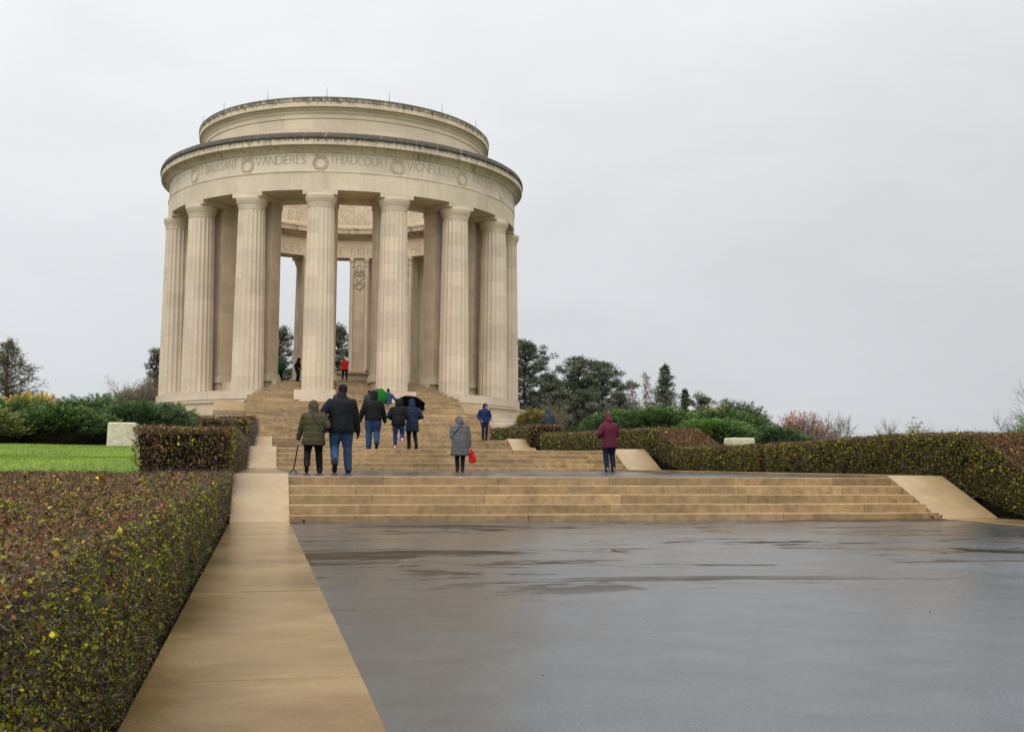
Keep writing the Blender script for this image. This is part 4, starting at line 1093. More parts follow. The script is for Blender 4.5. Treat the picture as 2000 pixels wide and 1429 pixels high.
def larch(label, x, y, h, rad_, seed, name='larch_tree', bark='bark', pal=None, n=9000, th=1.0, up=.35, nb=130):
    rnd = random.Random(seed); z = terrain(x, y)-.1; root = tag(empty(name, (x, y, z)), label, 'tree'); b = MB(); tips = []
    b.tube([(0, 0, 0), (.05, 0, h*.4), (-.03, 0, h*.75), (0, 0, h)], [.17*th, .12*th, .06*th, .012], 7)
    for k in range(nb):
        t = .10+.88*(k+rnd.random())/nb; a = k*2.4+rnd.uniform(-.5, .5); Ln = (rad_*(1-t)**.8+.15)*rnd.uniform(.6, 1.12)
        s = Vector((0, 0, h*t)); d = Vector((math.cos(a), math.sin(a), up)); pts = [s]; rr = [(.045*(1-t)+.018)*th]
        for q in range(4):
            d = (d+Vector((rnd.gauss(0, .12), rnd.gauss(0, .12), rnd.gauss(-.02, .12)))).normalized(); pts.append(pts[-1]+d*Ln/4); rr.append(rr[0]*(1-.22*(q+1)))
        b.tube(pts, rr, 4, False)
        for q in range(int(5+Ln*4)):
            u = rnd.uniform(.2, 1); i0 = min(3, int(u*4)); c = pts[i0].lerp(pts[i0+1], u*4-i0)
            e = c+Vector((rnd.gauss(0, .28)+d.x*.3, rnd.gauss(0, .28)+d.y*.3, rnd.gauss(.05, .22)))*min(1.2, .5+Ln*.3)
            m2 = c.lerp(e, .5)+Vector((0, 0, -.05)); b.tube([c, m2, e], [.016, .013, .009], 3, False); tips += [e, m2]
            for w_ in range(2):
                f = m2+Vector((rnd.gauss(0, .2), rnd.gauss(0, .2), rnd.gauss(-.05, .16))); b.tube([m2, f], [.012, .008], 3, False); tips.append(f)
    b.build('branches', M[bark], root)
    T = np.array([list(t) for t in tips]); P = T[rng.integers(0, len(T), n)]+rng.normal(0, .06, (n, 3)); L = .09*rng.uniform(.6, 1.4, n)
    v_, q_ = leaf_cards(P, rng.normal(size=(n, 3)), rng.normal(size=(n, 3)), L, L*.5, pick(pal or [(.21, .19, .07), (.15, .14, .055), (.28, .23, .06)], [3, 3, 1], n)); quads_mesh('leaves', v_, q_, M['leaf'], root)
ptree(larch, 'large nearly bare tree with sparse yellow leaves at the left edge', 17, 660, 70, 3.7, 31)
pbare('bare_tree', 'bare twiggy shrub left of the rotunda with a few yellow leaves', 'tree', 268, 722, 80, 33, lev=4, stems=5, spread=.5, up=.6, leafpal=YL, nleaf=2600, r=.06, trunk=.40, kids=(5, 6), ls=.1)
pbare('bare_tree', 'second bare shrub close to the leftmost column', 'tree', 300, 735, 82, 34, lev=4, stems=4, spread=.5, up=.6, leafpal=YL, nleaf=3400, r=.06, trunk=.40, kids=(5, 6), ls=.1)
pbare('bare_tree', 'pale bare shrub farthest left of the two bare shrubs by the rotunda', 'tree', 232, 742, 80, 35, lev=4, stems=4, spread=.55, up=.5, r=.05, trunk=.40, kids=(4, 5))
ptree(larch, 'pale bare birch with a few orange leaves left of the spruce', 1262, 722, 98, 1.25, 41, name='birch_tree', bark='barkpale', pal=[(.48, .25, .05), (.38, .22, .06), (.5, .3, .08)], n=1500, th=.5, up=1.3, nb=60)
ptree(larch, 'thin bare tree between the broad pine and the birch', 1236, 738, 99, 1.2, 42, name='bare_tree', bark='barkpale', pal=[(.2, .16, .1), (.16, .13, .08), (.2, .16, .1)], n=60, th=.5, up=1.3, nb=50)
pbare('bare_tree', 'thicket of bare stems under the pines right of the rotunda', 'tree', 1205, 786, 92, 43, lev=4, stems=5, spread=.5, up=.5, r=.05, trunk=.42, kids=(3, 4))
pbare('bare_tree', 'bare brownish shrub behind the person in grey by the podium', 'tree', 1075, 765, 88, 44, lev=4, stems=5, spread=.55, up=.4, r=.05, trunk=.42, leafpal=YL, nleaf=700, kids=(3, 4))
pbare('bare_tree', 'bare many stemmed shrub beyond the right hedge, beside the red shrub', 'tree', 1612, 800, 58, 51, lev=4, stems=6, spread=.42, up=.6, r=.03, trunk=.42, kids=(3, 4))
pbare('bare_tree', 'slim bare sapling sticking up behind the right hedge', 'tree', 1756, 812, 44, 52, lev=3, stems=2, spread=.45, up=.7, r=.025, trunk=.45)
pbare('bare_tree', 'thin bare sprout left of the slim sapling behind the right hedge', 'tree', 1733, 824, 44, 54, lev=3, stems=1, spread=.4, up=.7, r=.02, trunk=.45)
pbare('sapling', 'little sapling with yellow green leaves behind the right hedge', 'tree', 1805, 816, 40, 53, lev=3, stems=3, spread=.45, up=.7, leafpal=[(.17, .17, .03), (.12, .14, .03)], nleaf=520, r=.02, trunk=.45, ls=.09)
pbare('bare_tree', 'bare tree with drooping twigs cut off by the right edge of the photo', 'tree', 2010, 742, 34, 55, lev=4, spread=.8, up=.1, r=.07, trunk=.42, bark='bark', kids=(4, 5))
x, y, h = place(1995, 800, 33); juniper('green bush at the right edge above the right hedge', x+.6, y, 1.1, 1.1, max(h, 1.4), 260, [(.05, .10, .015), (.08, .13, .02)], [3, 2], cs=.1, lift=.5, name='green_bush', group=None)
for px, pt in ((1880, 838), (1915, 834)):
    pbare('bare_tree', 'wispy green sprig poking over the top of the right hedge' if px < 1900 else 'taller wispy sprig over the right hedge, nearer the photo edge', 'plant', px, pt, 25, 60+px, lev=2, spread=.6, up=.4, r=.01, trunk=.7, leafpal=[(.10, .13, .03)], nleaf=60, ls=.05)

# loose grit on the plaza
b = MB(); rr = random.Random(12)
for k in range(110):
    x = rr.uniform(XR+.1, X2-.5); y = rr.uniform(2.6, 15.5); s = rr.choice([.002, .0025, .003, .004, .006]); b.cur = rr.uniform(.25, .8)
    b.ellip((x, y, s*.5), (s, s*rr.uniform(.6, 1), s*.7), 6, 4, Matrix.Rotation(rr.uniform(0, 3), 3, 'Z'))
tag(b.build('grit', M['granite']), 'tiny loose stones scattered over the wet plaza', 'gravel', kind='stuff')

# ================================================================== people
def remeshed(b, voxel, smooth=6, name='body'):
    me = bpy.data.meshes.new('tmp'); me.from_pydata([tuple(v) for v in b.v], [], b.f); me.update()
    o = bpy.data.objects.new('tmp', me); COL.objects.link(o)
    m = o.modifiers.new('r', 'REMESH'); m.mode = 'VOXEL'; m.voxel_size = voxel; m.adaptivity = 0
    if smooth:
        s = o.modifiers.new('s', 'SMOOTH'); s.factor = .5; s.iterations = smooth
    dg = bpy.context.evaluated_depsgraph_get(); out = bpy.data.meshes.new_from_object(o.evaluated_get(dg))
    bpy.data.objects.remove(o); bpy.data.meshes.remove(me); out.name = name
    out.polygons.foreach_set('use_smooth', [True]*len(out.polygons))
    return out
def wrinkle(me, amp, freq, seed, puff=None, hem=None):
    me.update(); n = len(me.vertices); nm = [v.normal.copy() for v in me.vertices]
    off = Vector((seed*3.1, seed*1.7, seed*2.3))
    for v, q in zip(me.vertices, nm):
        p = v.co
        d = amp*noise.noise(Vector((p.x*freq, p.y*freq, p.z*freq*.55))+off)+amp*.6*noise.noise(p*freq*2.3+off)
        if puff: d += puff[0]*(abs(math.sin(p.z*puff[1]+.4*noise.noise(p*3+off)))-.6)
        v.co = p+q*d
    me.update()
def ik(a, c, l1, l2, hint):
    d = c-a; L = min(d.length, (l1+l2)*.999); d = d.normalized()
    x = (l1*l1-l2*l2+L*L)/(2*L); hgt = math.sqrt(max(0, l1*l1-x*x))
    h = (hint-d*hint.dot(d)).normalized()
    return a+d*x+h*hgt, a+d*L
def limb(b, pts, rad_, n=12): 
    b.tube(pts, rad_, n)
    for p, r in zip(pts, rad_): b.ellip(p, (r, r, r), n, 6)

CL = {}
def cmat(k, col, **kw):
    if k not in CL: CL[k] = cloth(k, col, **kw)
    return CL[k]
def person(label, P, rz, H, coat, trouser, shoe, feet=None, hands=None, lean=.03, head=(0, .02, 0), hem=.78, girth=1.0, flare=1.0, hood=True, puff=None, gloves=None, hat=None, hair=None, elbow=None, leg=1.0, collar=False, vox=.014, fine=.010, yawhead=0, hoodmat=None, hunch=0., pocket=False):
    s = H/1.75; V = lambda x, y, z: Vector((x, y, z))*s
    feet = feet or [(-.11, .0, 0, 0), (.11, .0, 0, 0)]
    hands = hands or [(-.30, .03, .80), (.30, .03, .80)]
    hipz = .93
    hipL, hipR = V(-.095, 0, hipz), V(.095, 0, hipz)
    shz = 1.40-hunch
    sh = [V(-.178*min(girth, 1.2), lean, shz-.015), V(.178*min(girth, 1.2), lean, shz-.015)]
    neck = V(0, lean+.02, 1.48-hunch); hd = V(head[0], lean+.055+head[1], 1.618-hunch+head[2])
    legs = []
    for i, (fx, fy, fz, pt) in enumerate(feet):
        hip = (hipL, hipR)[i]; ank = V(fx, fy-.02, .085+fz)
        if pt: ank = V(fx, fy, fz+.02)+Vector((0, -math.cos(rad(pt))*.10-.0, math.sin(rad(pt))*.16+.05))*s
        k, an = ik(hip, ank, .435*s, .425*s, Vector((.06*(1 if i else -1), 1, 0)))
        legs.append((hip, k, an, pt))
    arms = []
    for i, h in enumerate(hands):
        hint = Vector((.45*(1 if i else -1), -1, -.15)) if not elbow else Vector((elbow[i][0]*.5, elbow[i][1]-.2, elbow[i][2]-.15))
        e, wr = ik(sh[i], V(*h), .30*s, .265*s, hint); arms.append((sh[i], e, wr))
    # ---- body, one continuous surface
    b = MB()
    b.rings([(0, 0, .84*s, .135*s, .10*s), (0, 0, .95*s, .155*s, .115*s), (0, lean*.3*s, 1.08*s, .13*s, .10*s), (0, lean*.7*s, 1.27*s, .155*s, .11*s), (0, lean*s, 1.39*s-hunch*s, .16*s, .10*s), (0, (lean+.01)*s, 1.45*s-hunch*s, .09*s, .07*s)])
    for hip, k, an, pt in legs: limb(b, [hip, hip.lerp(k, .5), k, k.lerp(an, .35), an], [.085*s, .072*s, .055*s, .056*s, .036*s])
    for i, (a, e, wr) in enumerate(arms):
        a_ = a+Vector((-.03*s*(1 if a.x > 0 else -1), 0, -.02*s)); limb(b, [a_, a.lerp(e, .5), e, e.lerp(wr, .4), wr], [.048*s, .046*s, .038*s, .037*s, .026*s])
        d = (wr-e).normalized(); d = (d+Vector((0, .12, -.45))).normalized()
        side = Vector((1 if i == 0 else -1, 0, 0)); palmn = (side-d*side.dot(d)).normalized(); across = d.cross(palmn)
        if across.y < 0: across = -across           # thumb side looks forward
        pc = wr+d*.05*s
        Mx = Matrix((across, palmn, d)).transposed()
        b.ellip(pc, (.040*s, .017*s, .052*s), 12, 8, Mx)
        for q in range(4):
            base = wr+d*.088*s+across*(.027-.018*q)*s; L = (.068, .077, .072, .056)[q]*s
            d1 = (d+palmn*.25).normalized(); d2 = (d+palmn*.8).normalized()
            limb(b, [base-d*.02*s, base+d1*L*.5, base+d1*L*.5+d2*L*.5], [.0098*s, .009*s, .0075*s], 7)
        tb_ = wr+d*.035*s+across*.032*s
        limb(b, [tb_, tb_+(across*.6+d*.7+palmn*.25).normalized()*.034*s, tb_+(across*.6+d*.7+palmn*.25).normalized()*.034*s+(d+palmn*.4).normalized()*.028*s], [.0125*s, .0105*s, .008*s], 7)
    limb(b, [neck-Vector((0, 0, .05*s)), neck.lerp(hd, .45)], [.058*s, .052*s])
    Rz = Matrix.Rotation(yawhead, 3, 'Z'); hp = lambda x, y, z: hd+Rz @ Vector((x, y, z))*s
    b.ellip(hd+Vector((0, 0, .02*s)), (.076*s, .093*s, .098*s), 16, 10); b.ellip(hp(0, .012, -.05), (.060*s, .075*s, .075*s), 14, 9)
    b.ellip(hp(0, .096, -.018), (.014*s, .022*s, .028*s), 8, 6); b.ellip(hp(0, .075, -.098), (.026*s, .022*s, .02*s), 8, 6); b.ellip(hp(0, .082, .022), (.05*s, .016*s, .014*s), 8, 6)
    for q in (-1, 1): b.ellip(hp(q*.079, -.005, -.012), (.012*s, .022*s, .034*s), 8, 6)
    body = link_mesh('person', remeshed(b, fine, 2), M['skin'], None, P); body.rotation_euler = (0, 0, rz)
    tag(body, label, 'person')
    # eyes and mouth
    f = MB()
    for q in (-1, 1): f.ellip(hp(q*.031, .083, .0), (.013*s, .008*s, .007*s), 8, 5)
    f.build('eyes', cmat('eyes', (.03, .02, .018), rough=.3), body, True)
    f = MB(); f.ellip(hp(0, .083, -.064), (.024*s, .008*s, .006*s), 8, 5); f.build('mouth', cmat('mouth', (.35, .12, .10)), body, True)
    # ---- trousers
    t = MB(); g_ = 1+.35*(girth-1)
    t.rings([(0, 0, .80*s, .13*s*g_, .105*s*g_), (0, 0, .90*s, .172*s*g_, .135*s*g_), (0, 0, 1.0*s, .16*s*g_, .125*s*g_), (0, lean*.3*s, 1.06*s, .15*s, .12*s)])
    for hip, k, an, pt in legs:
        d = (an-k).normalized()
        limb(t, [hip, hip.lerp(k, .5), k, k.lerp(an, .5), an-d*.0+Vector((0, 0, -.02*s))], [.103*s*leg*g_, .092*s*leg*g_, .074*s*leg, .068*s*leg, .060*s*leg], 14)
    tm = remeshed(t, vox*.9, 4, 'trousers'); wrinkle(tm, .008*s, 11, len(label)); link_mesh('trousers', tm, trouser, body)
    # ---- shoes
    for hip, k, an, pt in legs:
        sb = MB(); Mx = Matrix.Rotation(-rad(pt), 3, 'X')
        def sp_(x, y, z): return an+Mx @ Vector((x, y, z))*s
        sec = [(-.075, .030, .03, -.045), (-.04, .038, .045, -.03), (.03, .042, .045, -.035), (.10, .047, .035, -.05), (.155, .044, .025, -.058), (.19, .028, .016, -.064)]
        vv = []
        for yy, rx, rzz, zc in sec:
            for q in range(12):
                a = 2*PI*q/12; vv.append(sp_(rx*math.cos(a), yy, max(zc+rzz*math.sin(a), -.083)))
        ff = [(i*12+q, i*12+(q+1) % 12, (i+1)*12+(q+1) % 12, (i+1)*12+q) for i in range(5) for q in range(12)]+[tuple(range(12))[::-1], tuple(60+q for q in range(12))]
        sb.add(vv, ff); sb.tube([sp_(0, -.02, -.04), sp_(0, -.025, .045)], [.046*s, .05*s], 12)
        so_ = MB(); zz = -.083
        o = sb.build('shoe', shoe, body, True)
        so_.zprism([(x*s, y*s) for x, y in [(-.03, -.08), (.03, -.08), (.045, -.02), (.05, .1), (.04, .17), (.0, .2), (-.04, .17), (-.05, .1), (-.045, -.02)]], -.105*s, -.078*s)
        ov = [an+Mx @ Vector(v) for v in so_.v]; so_.v = [tuple(v) for v in ov]
        so_.build('sole', shoe if 'pink' in shoe.name else cmat('shoe sole', (.03, .028, .026), rough=.8), o)
    # ---- coat with sleeves (and hood)
    c = MB(); G_ = girth; Gs = 1+(girth-1)*.5; hz = hem; fl = flare
    sz_ = shz
    R_ = [(0, 0, hz*s, .185*G_*fl*s, .150*G_*fl*s), (0, 0, (hz+.06)*s, .187*G_*fl*s, .152*G_*fl*s)]
    if hz < .92: R_.append((0, 0, .96*s, .180*G_*s, .147*G_*s))
    R_ += [(0, lean*.35*s, 1.09*s, .182*G_*s, .142*G_*s), (0, lean*.75*s, 1.25*s-hunch*.6*s, .198*G_*s, .148*G_*s), (0, lean*s, (sz_-.06)*s, .200*Gs*s, .145*G_*s), (0, lean*s, (sz_+.005)*s, .190*Gs*s, .134*Gs*s), (0, (lean+.006)*s, (sz_+.045)*s, .160*Gs*s, .118*s), (0, (lean+.012)*s, (sz_+.08)*s, .128*s, .104*s), (0, (lean+.02)*s, (sz_+.12)*s, .100*s, .092*s), (0, (lean+.03)*s, (sz_+.155)*s, .084*s, .082*s)]
    c.rings(R_, 24)
    for i, (a, e, wr) in enumerate(arms):
        d = (wr-e).normalized(); ga = .5+.5*G_
        a2 = a+Vector((-.006*s*(1 if a.x > 0 else -1), 0, -.022*s))
        limb(c, [a2, a2.lerp(e, .5), e, e.lerp(wr, .5), wr+d*.012*s], [.082*ga*s, .078*ga*s, .070*ga*s, .064*ga*s, .052*ga*s], 14)
    if hood:
        hm = MB() if hoodmat else c
        hm.ellip(hd+Rz @ Vector((0, -.028, .022))*s, (.122*s, .128*s, .138*s), 18, 11); hm.ellip(hd+Rz @ Vector((0, -.055, -.07))*s, (.122*s, .11*s, .13*s), 16, 9)
        limb(hm, [neck+Vector((0, -.03*s, -.03*s)), neck+Vector((0, -.035*s, .05*s))], [.112*s, .105*s])
        if hoodmat:
            hmesh = remeshed(hm, vox*.8, 3, 'hood'); wrinkle(hmesh, .006*s, 18, 3); link_mesh('hood', hmesh, hoodmat, body)
    elif collar:
        limb(c, [neck+Vector((0, -.005*s, -.05*s)), neck.lerp(hd, .42)+Vector((0, -.012*s, 0))], [.105*s, .078*s])
    cmh = remeshed(c, vox, 4, 'coat'); wrinkle(cmh, .009*s, 8, len(label)*1.3, puff); link_mesh('coat', cmh, coat, body)
    if hat is not None:
        hb = MB(); hb.ellip(hd+Vector((0, -.006, .045))*s, (.090*s, .104*s, .088*s), 18, 10); hb.tube([hd+Vector((0, -.006, .0))*s, hd+Vector((0, -.006, .05))*s], [.089*s, .091*s], 18)
        hb.rings([(hd.x, hd.y-.010*s, hd.z-.045*s, .082*s, .098*s), (hd.x, hd.y-.006*s, hd.z+.055*s, .089*s, .104*s)], 20)
        hm_ = remeshed(hb, .010, 3, 'hat'); wrinkle(hm_, .003, 30, 2); link_mesh('knit_hat', hm_, hat, body)
    if hair is not None:
        hb = MB(); hb.ellip(hd+Rz @ Vector((0, -.022, .032))*s, (.084*s, .086*s, .096*s), 16, 10); hb.ellip(hd+Rz @ Vector((0, -.05, -.03))*s, (.072*s, .055*s, .07*s), 14, 8)
        hm_ = remeshed(hb, .010, 2, 'hair'); wrinkle(hm_, .004, 40, 5); link_mesh('hair', hm_, hair, body)
    if gloves is not None:
        for i, (a, e, wr) in enumerate(arms):
            d = (wr-e).normalized(); d = (d+Vector((0, .12, -.45))).normalized(); gb = MB()
            side = Vector((1 if i == 0 else -1, 0, 0)); palmn = (side-d*side.dot(d)).normalized(); across = d.cross(palmn)
            if across.y < 0: across = -across
            Mx = Matrix((across, palmn, d)).transposed()
            limb(gb, [wr-d*.03*s, wr+d*.03*s], [.045*s, .04*s]); gb.ellip(wr+d*.055*s, (.056*s, .034*s, .062*s), 12, 8, Mx)
            for q in range(4):
                base_ = wr+d*.088*s+across*(.033-.022*q)*s; L = (.07, .08, .075, .06)[q]*s; d1 = (d+palmn*.25).normalized(); d2 = (d+palmn*.8).normalized()
                limb(gb, [base_-d*.02*s, base_+d1*L*.5, base_+d1*L*.5+d2*L*.55], [.018*s, .0165*s, .014*s], 8)
            tb_ = wr+d*.035*s+across*.036*s; dd = (across*.6+d*.7+palmn*.25).normalized()
            limb(gb, [tb_, tb_+dd*.04*s, tb_+dd*.04*s+(d+palmn*.4).normalized()*.032*s], [.017*s, .0145*s, .012*s], 8)
            link_mesh('glove', remeshed(gb, .007, 2, 'glove'), gloves, body)
    return body, dict(arms=arms, hd=hd, neck=neck, sh=sh, s=s, legs=legs)
def wpt(body, v): return body.matrix_basis @ Vector(v)

BLK = cmat('black wet jacket', (.008, .009, .011), rough=.6); BLK2 = cmat('black padded jacket', (.0075, .0075, .0085), rough=.55)
OLV = cmat('olive padded coat', (.050, .045, .022), rough=.5); GRY = cmat('grey quilted coat', (.085, .082, .085), rough=.6)
PLM = cmat('plum rain jacket', (.075, .012, .024), rough=.5); NVY = cmat('navy jacket', (.014, .024, .085), rough=.55)
NVD = cmat('dark navy coat', (.013, .020, .038), rough=.55); BLU = cmat('blue jacket', (.03, .045, .10), rough=.6)
RED = cmat('red padded jacket', (.52, .018, .016), rough=.55); SLT = cmat('slate rain jacket', (.030, .036, .047), rough=.55); CHR = cmat('charcoal jacket', (.03, .03, .034), rough=.6)
JNS = cmat('blue jeans', (.034, .064, .125), rough=.85, wr=10); JND = cmat('dark blue jeans', (.018, .036, .105), rough=.85); BTR = cmat('black trousers', (.010, .010, .012), rough=.8)
NTR = cmat('dark navy trousers', (.012, .018, .030), rough=.8); KHK = cmat('khaki trousers', (.36, .28, .18), rough=.85)
SHB = cmat('dark shoes', (.018, .016, .015), rough=.45); SHP = cmat('pink shoes', (.55, .30, .27), rough=.6); SHG = cmat('grey shoes', (.16, .15, .14), rough=.6)
HRW = cmat('pale hair', (.45, .40, .34), rough=.8); HATG = cmat('grey blue hat', (.20, .24, .30)); GLV = cmat('black gloves', (.010, .010, .011), rough=.5)

ZT1 = Z1+.002; ZT2 = Z2; ZT3 = Z3
walkL = [(-.11, -.12, .03, 42), (.12, .22, 0, 0)]; walkR = [(-.11, .20, 0, 0), (.11, -.14, .03, 42)]
# couple in front
P1, i1 = person('short person in olive hooded puffer coat and black leggings, leaning on a cane', spot(611.5, 22.9, ZT1), rad(-3), 1.505, OLV, BTR, SHB, [(-.15, -.10, .03, 42), (.15, .12, 0, 0)], [(-.36, .15, .84), (.27, .20, 1.02)], lean=.05, head=(-.02, .03, -.03), hem=.66, girth=1.36, flare=1.10, puff=(.008, 26), leg=1.2, fine=.008, vox=.012, elbow=[(-.8, -.7, 0), (1, -.8, -.3)])
P2, i2 = person('tall person in black jacket, black knit hat and blue jeans beside the olive coat', spot(665, 23.15, ZT1), rad(-2), 1.86, BLK, JNS, SHB, [(-.12, -.13, .03, 45), (.155, .18, 0, 0)], [(-.30, .16, 1.02), (.335, .10, .78)], lean=.05, head=(.02, .03, 0), hem=.785, girth=1.34, flare=1.04, hood=False, collar=True, hat=cmat('black knit hat', (.014, .014, .016), rough=.9), gloves=GLV, leg=1.22, fine=.008, vox=.012, elbow=[(-1, -.6, 0), (1, -.5, 0)])
# walking cane
hnd = wpt(P1, i1['arms'][0][2]); root = tag(empty('walking_cane', (hnd.x-.09, hnd.y+.06, ZT1)), 'black walking cane with a small four pronged foot held by the olive coat', 'cane')
top = Vector((.10, -.02, hnd.z-ZT1-.045)); b = MB(); b.tube([(0, 0, .05), top*.86+Vector((0, 0, .0))], [.014, .014], 8); b.build('shaft', plain('black cane shaft', (.012, .012, .013), .35), root)
b = MB(); b.tube([top*.86, top], [.017, .017], 8); b.tube([top+Vector((0, -.06, 0)), top+Vector((0, 0, .015)), top+Vector((0, .07, 0))], [.016, .018, .016], 8); b.build('handle', plain('white cane handle', (.6, .6, .6), .4), root)
for k in range(4):
    a = PI/4+k*PI/2; b = MB(); b.tube([(0, 0, .06), (.05*math.cos(a), .05*math.sin(a), .045), (.085*math.cos(a), .085*math.sin(a), .012)], [.014, .013, .012], 6); b.ellip((.085*math.cos(a), .085*math.sin(a), .012), (.02, .02, .012), 8, 5); b.build('foot', plain('black rubber foot', (.012, .012, .012), .7), root)
def strap(label, body, inf, col, z0=1.47, side=1, zend=.95, gx=.23, gy=.17, bag=True, hs=0):
    s = inf['s']; root = tag(empty('shoulder_bag', tuple(body.location), body.rotation_euler.z), label, 'bag'); m = cmat('strap '+label[:8], col, rough=.5)
    b = MB(); pts = []
    for k in range(9):
        t = k/8; x = (-.075+(.075+gx)*t)*side; z = z0-(z0-zend)*t; y = -gy*math.sqrt(max(.05, 1-(x/(gx*1.1))**2))+.035
        pts.append(Vector((x, y, z))*s)
    b.tube(pts, .014*s, 6)
    pts2 = [Vector((p.x, -p.y+.10*s, p.z)) for p in pts]; b.tube(pts2, .012*s, 6)
    b.tube([pts[0], (pts[0]+pts2[0])/2+Vector((0, 0, .05*s)), pts2[0]], .013*s, 6)
    b.build('strap', m, root)
    if bag:
        b = MB(); e = (pts[-1]+pts2[-1])/2+Vector((side*.02, .08, -.10))*s
        b.rings([(e.x, e.y, e.z-.09*s, .05*s, .11*s), (e.x, e.y, e.z-.06*s, .06*s, .125*s), (e.x, e.y, e.z+.06*s, .055*s, .12*s), (e.x, e.y, e.z+.09*s, .04*s, .10*s)], 14); b.build('pouch', m, root, True)
strap('dark grey crossbody bag strap across the olive puffer coat', P1, i1, (.055, .06, .065), gx=.25, gy=.215, bag=False)
# grey coat
P3, i3 = person('person in long grey hooded coat carrying a red bag, bending forward', spot(898, 30.4, ZT1), rad(-8), 1.56, GRY, BTR, SHB, [(-.07, .0, 0, 0), (.08, -.06, 0, 0)], [(-.14, .26, 1.10), (.30, .06, .74)], lean=.11, head=(-.03, .05, -.05), hem=.48, girth=1.36, flare=1.14, hunch=.03, puff=(.005, 30), elbow=[(-1, -1.0, -.2), (1, -.6, 0)])
strap('thin dark shoulder strap across the back of the long grey coat', P3, i3, (.03, .03, .034), side=-1, zend=1.08, gx=.235, gy=.175, bag=False)
hb = wpt(P3, i3['arms'][1][2]); root = tag(empty('red_bag', (hb.x+.06, hb.y, hb.z-.13)), 'crumpled bright red bag dangling from the hand of the person in grey', 'bag')
b = MB(); b.rings([(.01, 0, -.34, .05, .04), (.03, 0, -.30, .10, .055), (.02, 0, -.17, .095, .05), (0, 0, -.06, .055, .035), (-.01, 0, .0, .025, .02)], 14); bm_ = remeshed(b, .012, 2, 'sack'); wrinkle(bm_, .03, 16, 3); link_mesh('sack', bm_, cmat('red bag', (.50, .010, .012), rough=.4), root)
b = MB(); b.tube([(-.01, 0, -.02), (-.03, 0, .06), (-.045, 0, .07), (-.05, 0, .0), (-.01, .01, -.03)], .008, 5); b.build('handle', cmat('red bag', (.75, .012, .015)), root)
# purple
P4, i4 = person('person in plum hooded jacket and dark trousers near the right end of the steps', spot(1190.5, 32.3, ZT1), rad(6), 1.70, PLM, NTR, SHG, [(-.10, -.04, 0, 0), (.12, .0, 0, 0)], [(-.24, .20, 1.02), (.14, .30, 1.12)], lean=.04, head=(.0, .06, -.03), hem=.70, girth=1.22, flare=1.10, leg=1.18, hoodmat=None, elbow=[(-1, -.5, -.3), (1, -.4, -.3)])
# man in navy walking down
P5, i5 = person('person in navy hooded jacket coming down the far steps, facing us', spot(946, 50.0, ZT3), rad(180+8), 1.64, NVY, NTR, SHB, [(-.08, .04, 0, 0), (.08, .02, 0, 0)], [(-.22, .10, .93), (.22, .10, .93)], lean=.02, head=(0, .02, -.02), hem=.80, girth=1.2, vox=.016, elbow=[(-1, -.6, 0), (1, -.6, 0)], fine=.011)
# trio on the second terrace
P6, i6 = person('stocky person in black jacket, black hood and loose blue jeans with bare hands', spot(728, 34.6, ZT2), rad(-3), 1.83, BLK2, JND if False else cmat('worn blue jeans', (.026, .052, .115), rough=.85, wr=10), SHB, [(-.12, .12, 0, 0), (.10, -.12, .03, 42)], [(-.41, .06, .80), (.36, .12, .80)], lean=.06, head=(.02, .03, -.01), hem=.86, girth=1.36, leg=1.38, elbow=[(-1, -.6, 0), (1, -.5, 0)])
P7, i7 = person('person in short black padded jacket, dark jeans and pink shoes', spot(777.5, 34.5, ZT2), rad(-6), 1.61, BLK2, JND, SHP, [(-.10, .08, 0, 0), (.13, -.18, .08, 62)], [(-.20, .24, 1.02), (.16, .26, 1.06)], lean=.10, head=(.04, .05, -.03), hem=.80, girth=1.28, hunch=.02, puff=(.006, 30), elbow=[(-1, -.4, -.1), (1, -.4, -.1)])
P8, i8 = person('person in dark navy hooded coat and black trousers under the black umbrella', spot(804.5, 35.3, ZT2), rad(4), 1.62, NVD, BTR, SHB, [(-.09, .08, 0, 0), (.11, -.10, .03, 40)], [(-.10, .28, 1.22), (.20, .22, 1.08)], lean=.06, head=(0, .04, -.02), hem=.62, girth=1.18, flare=1.08, puff=(.006, 28), elbow=[(-1, -.4, -.5), (1, -.4, -.3)])
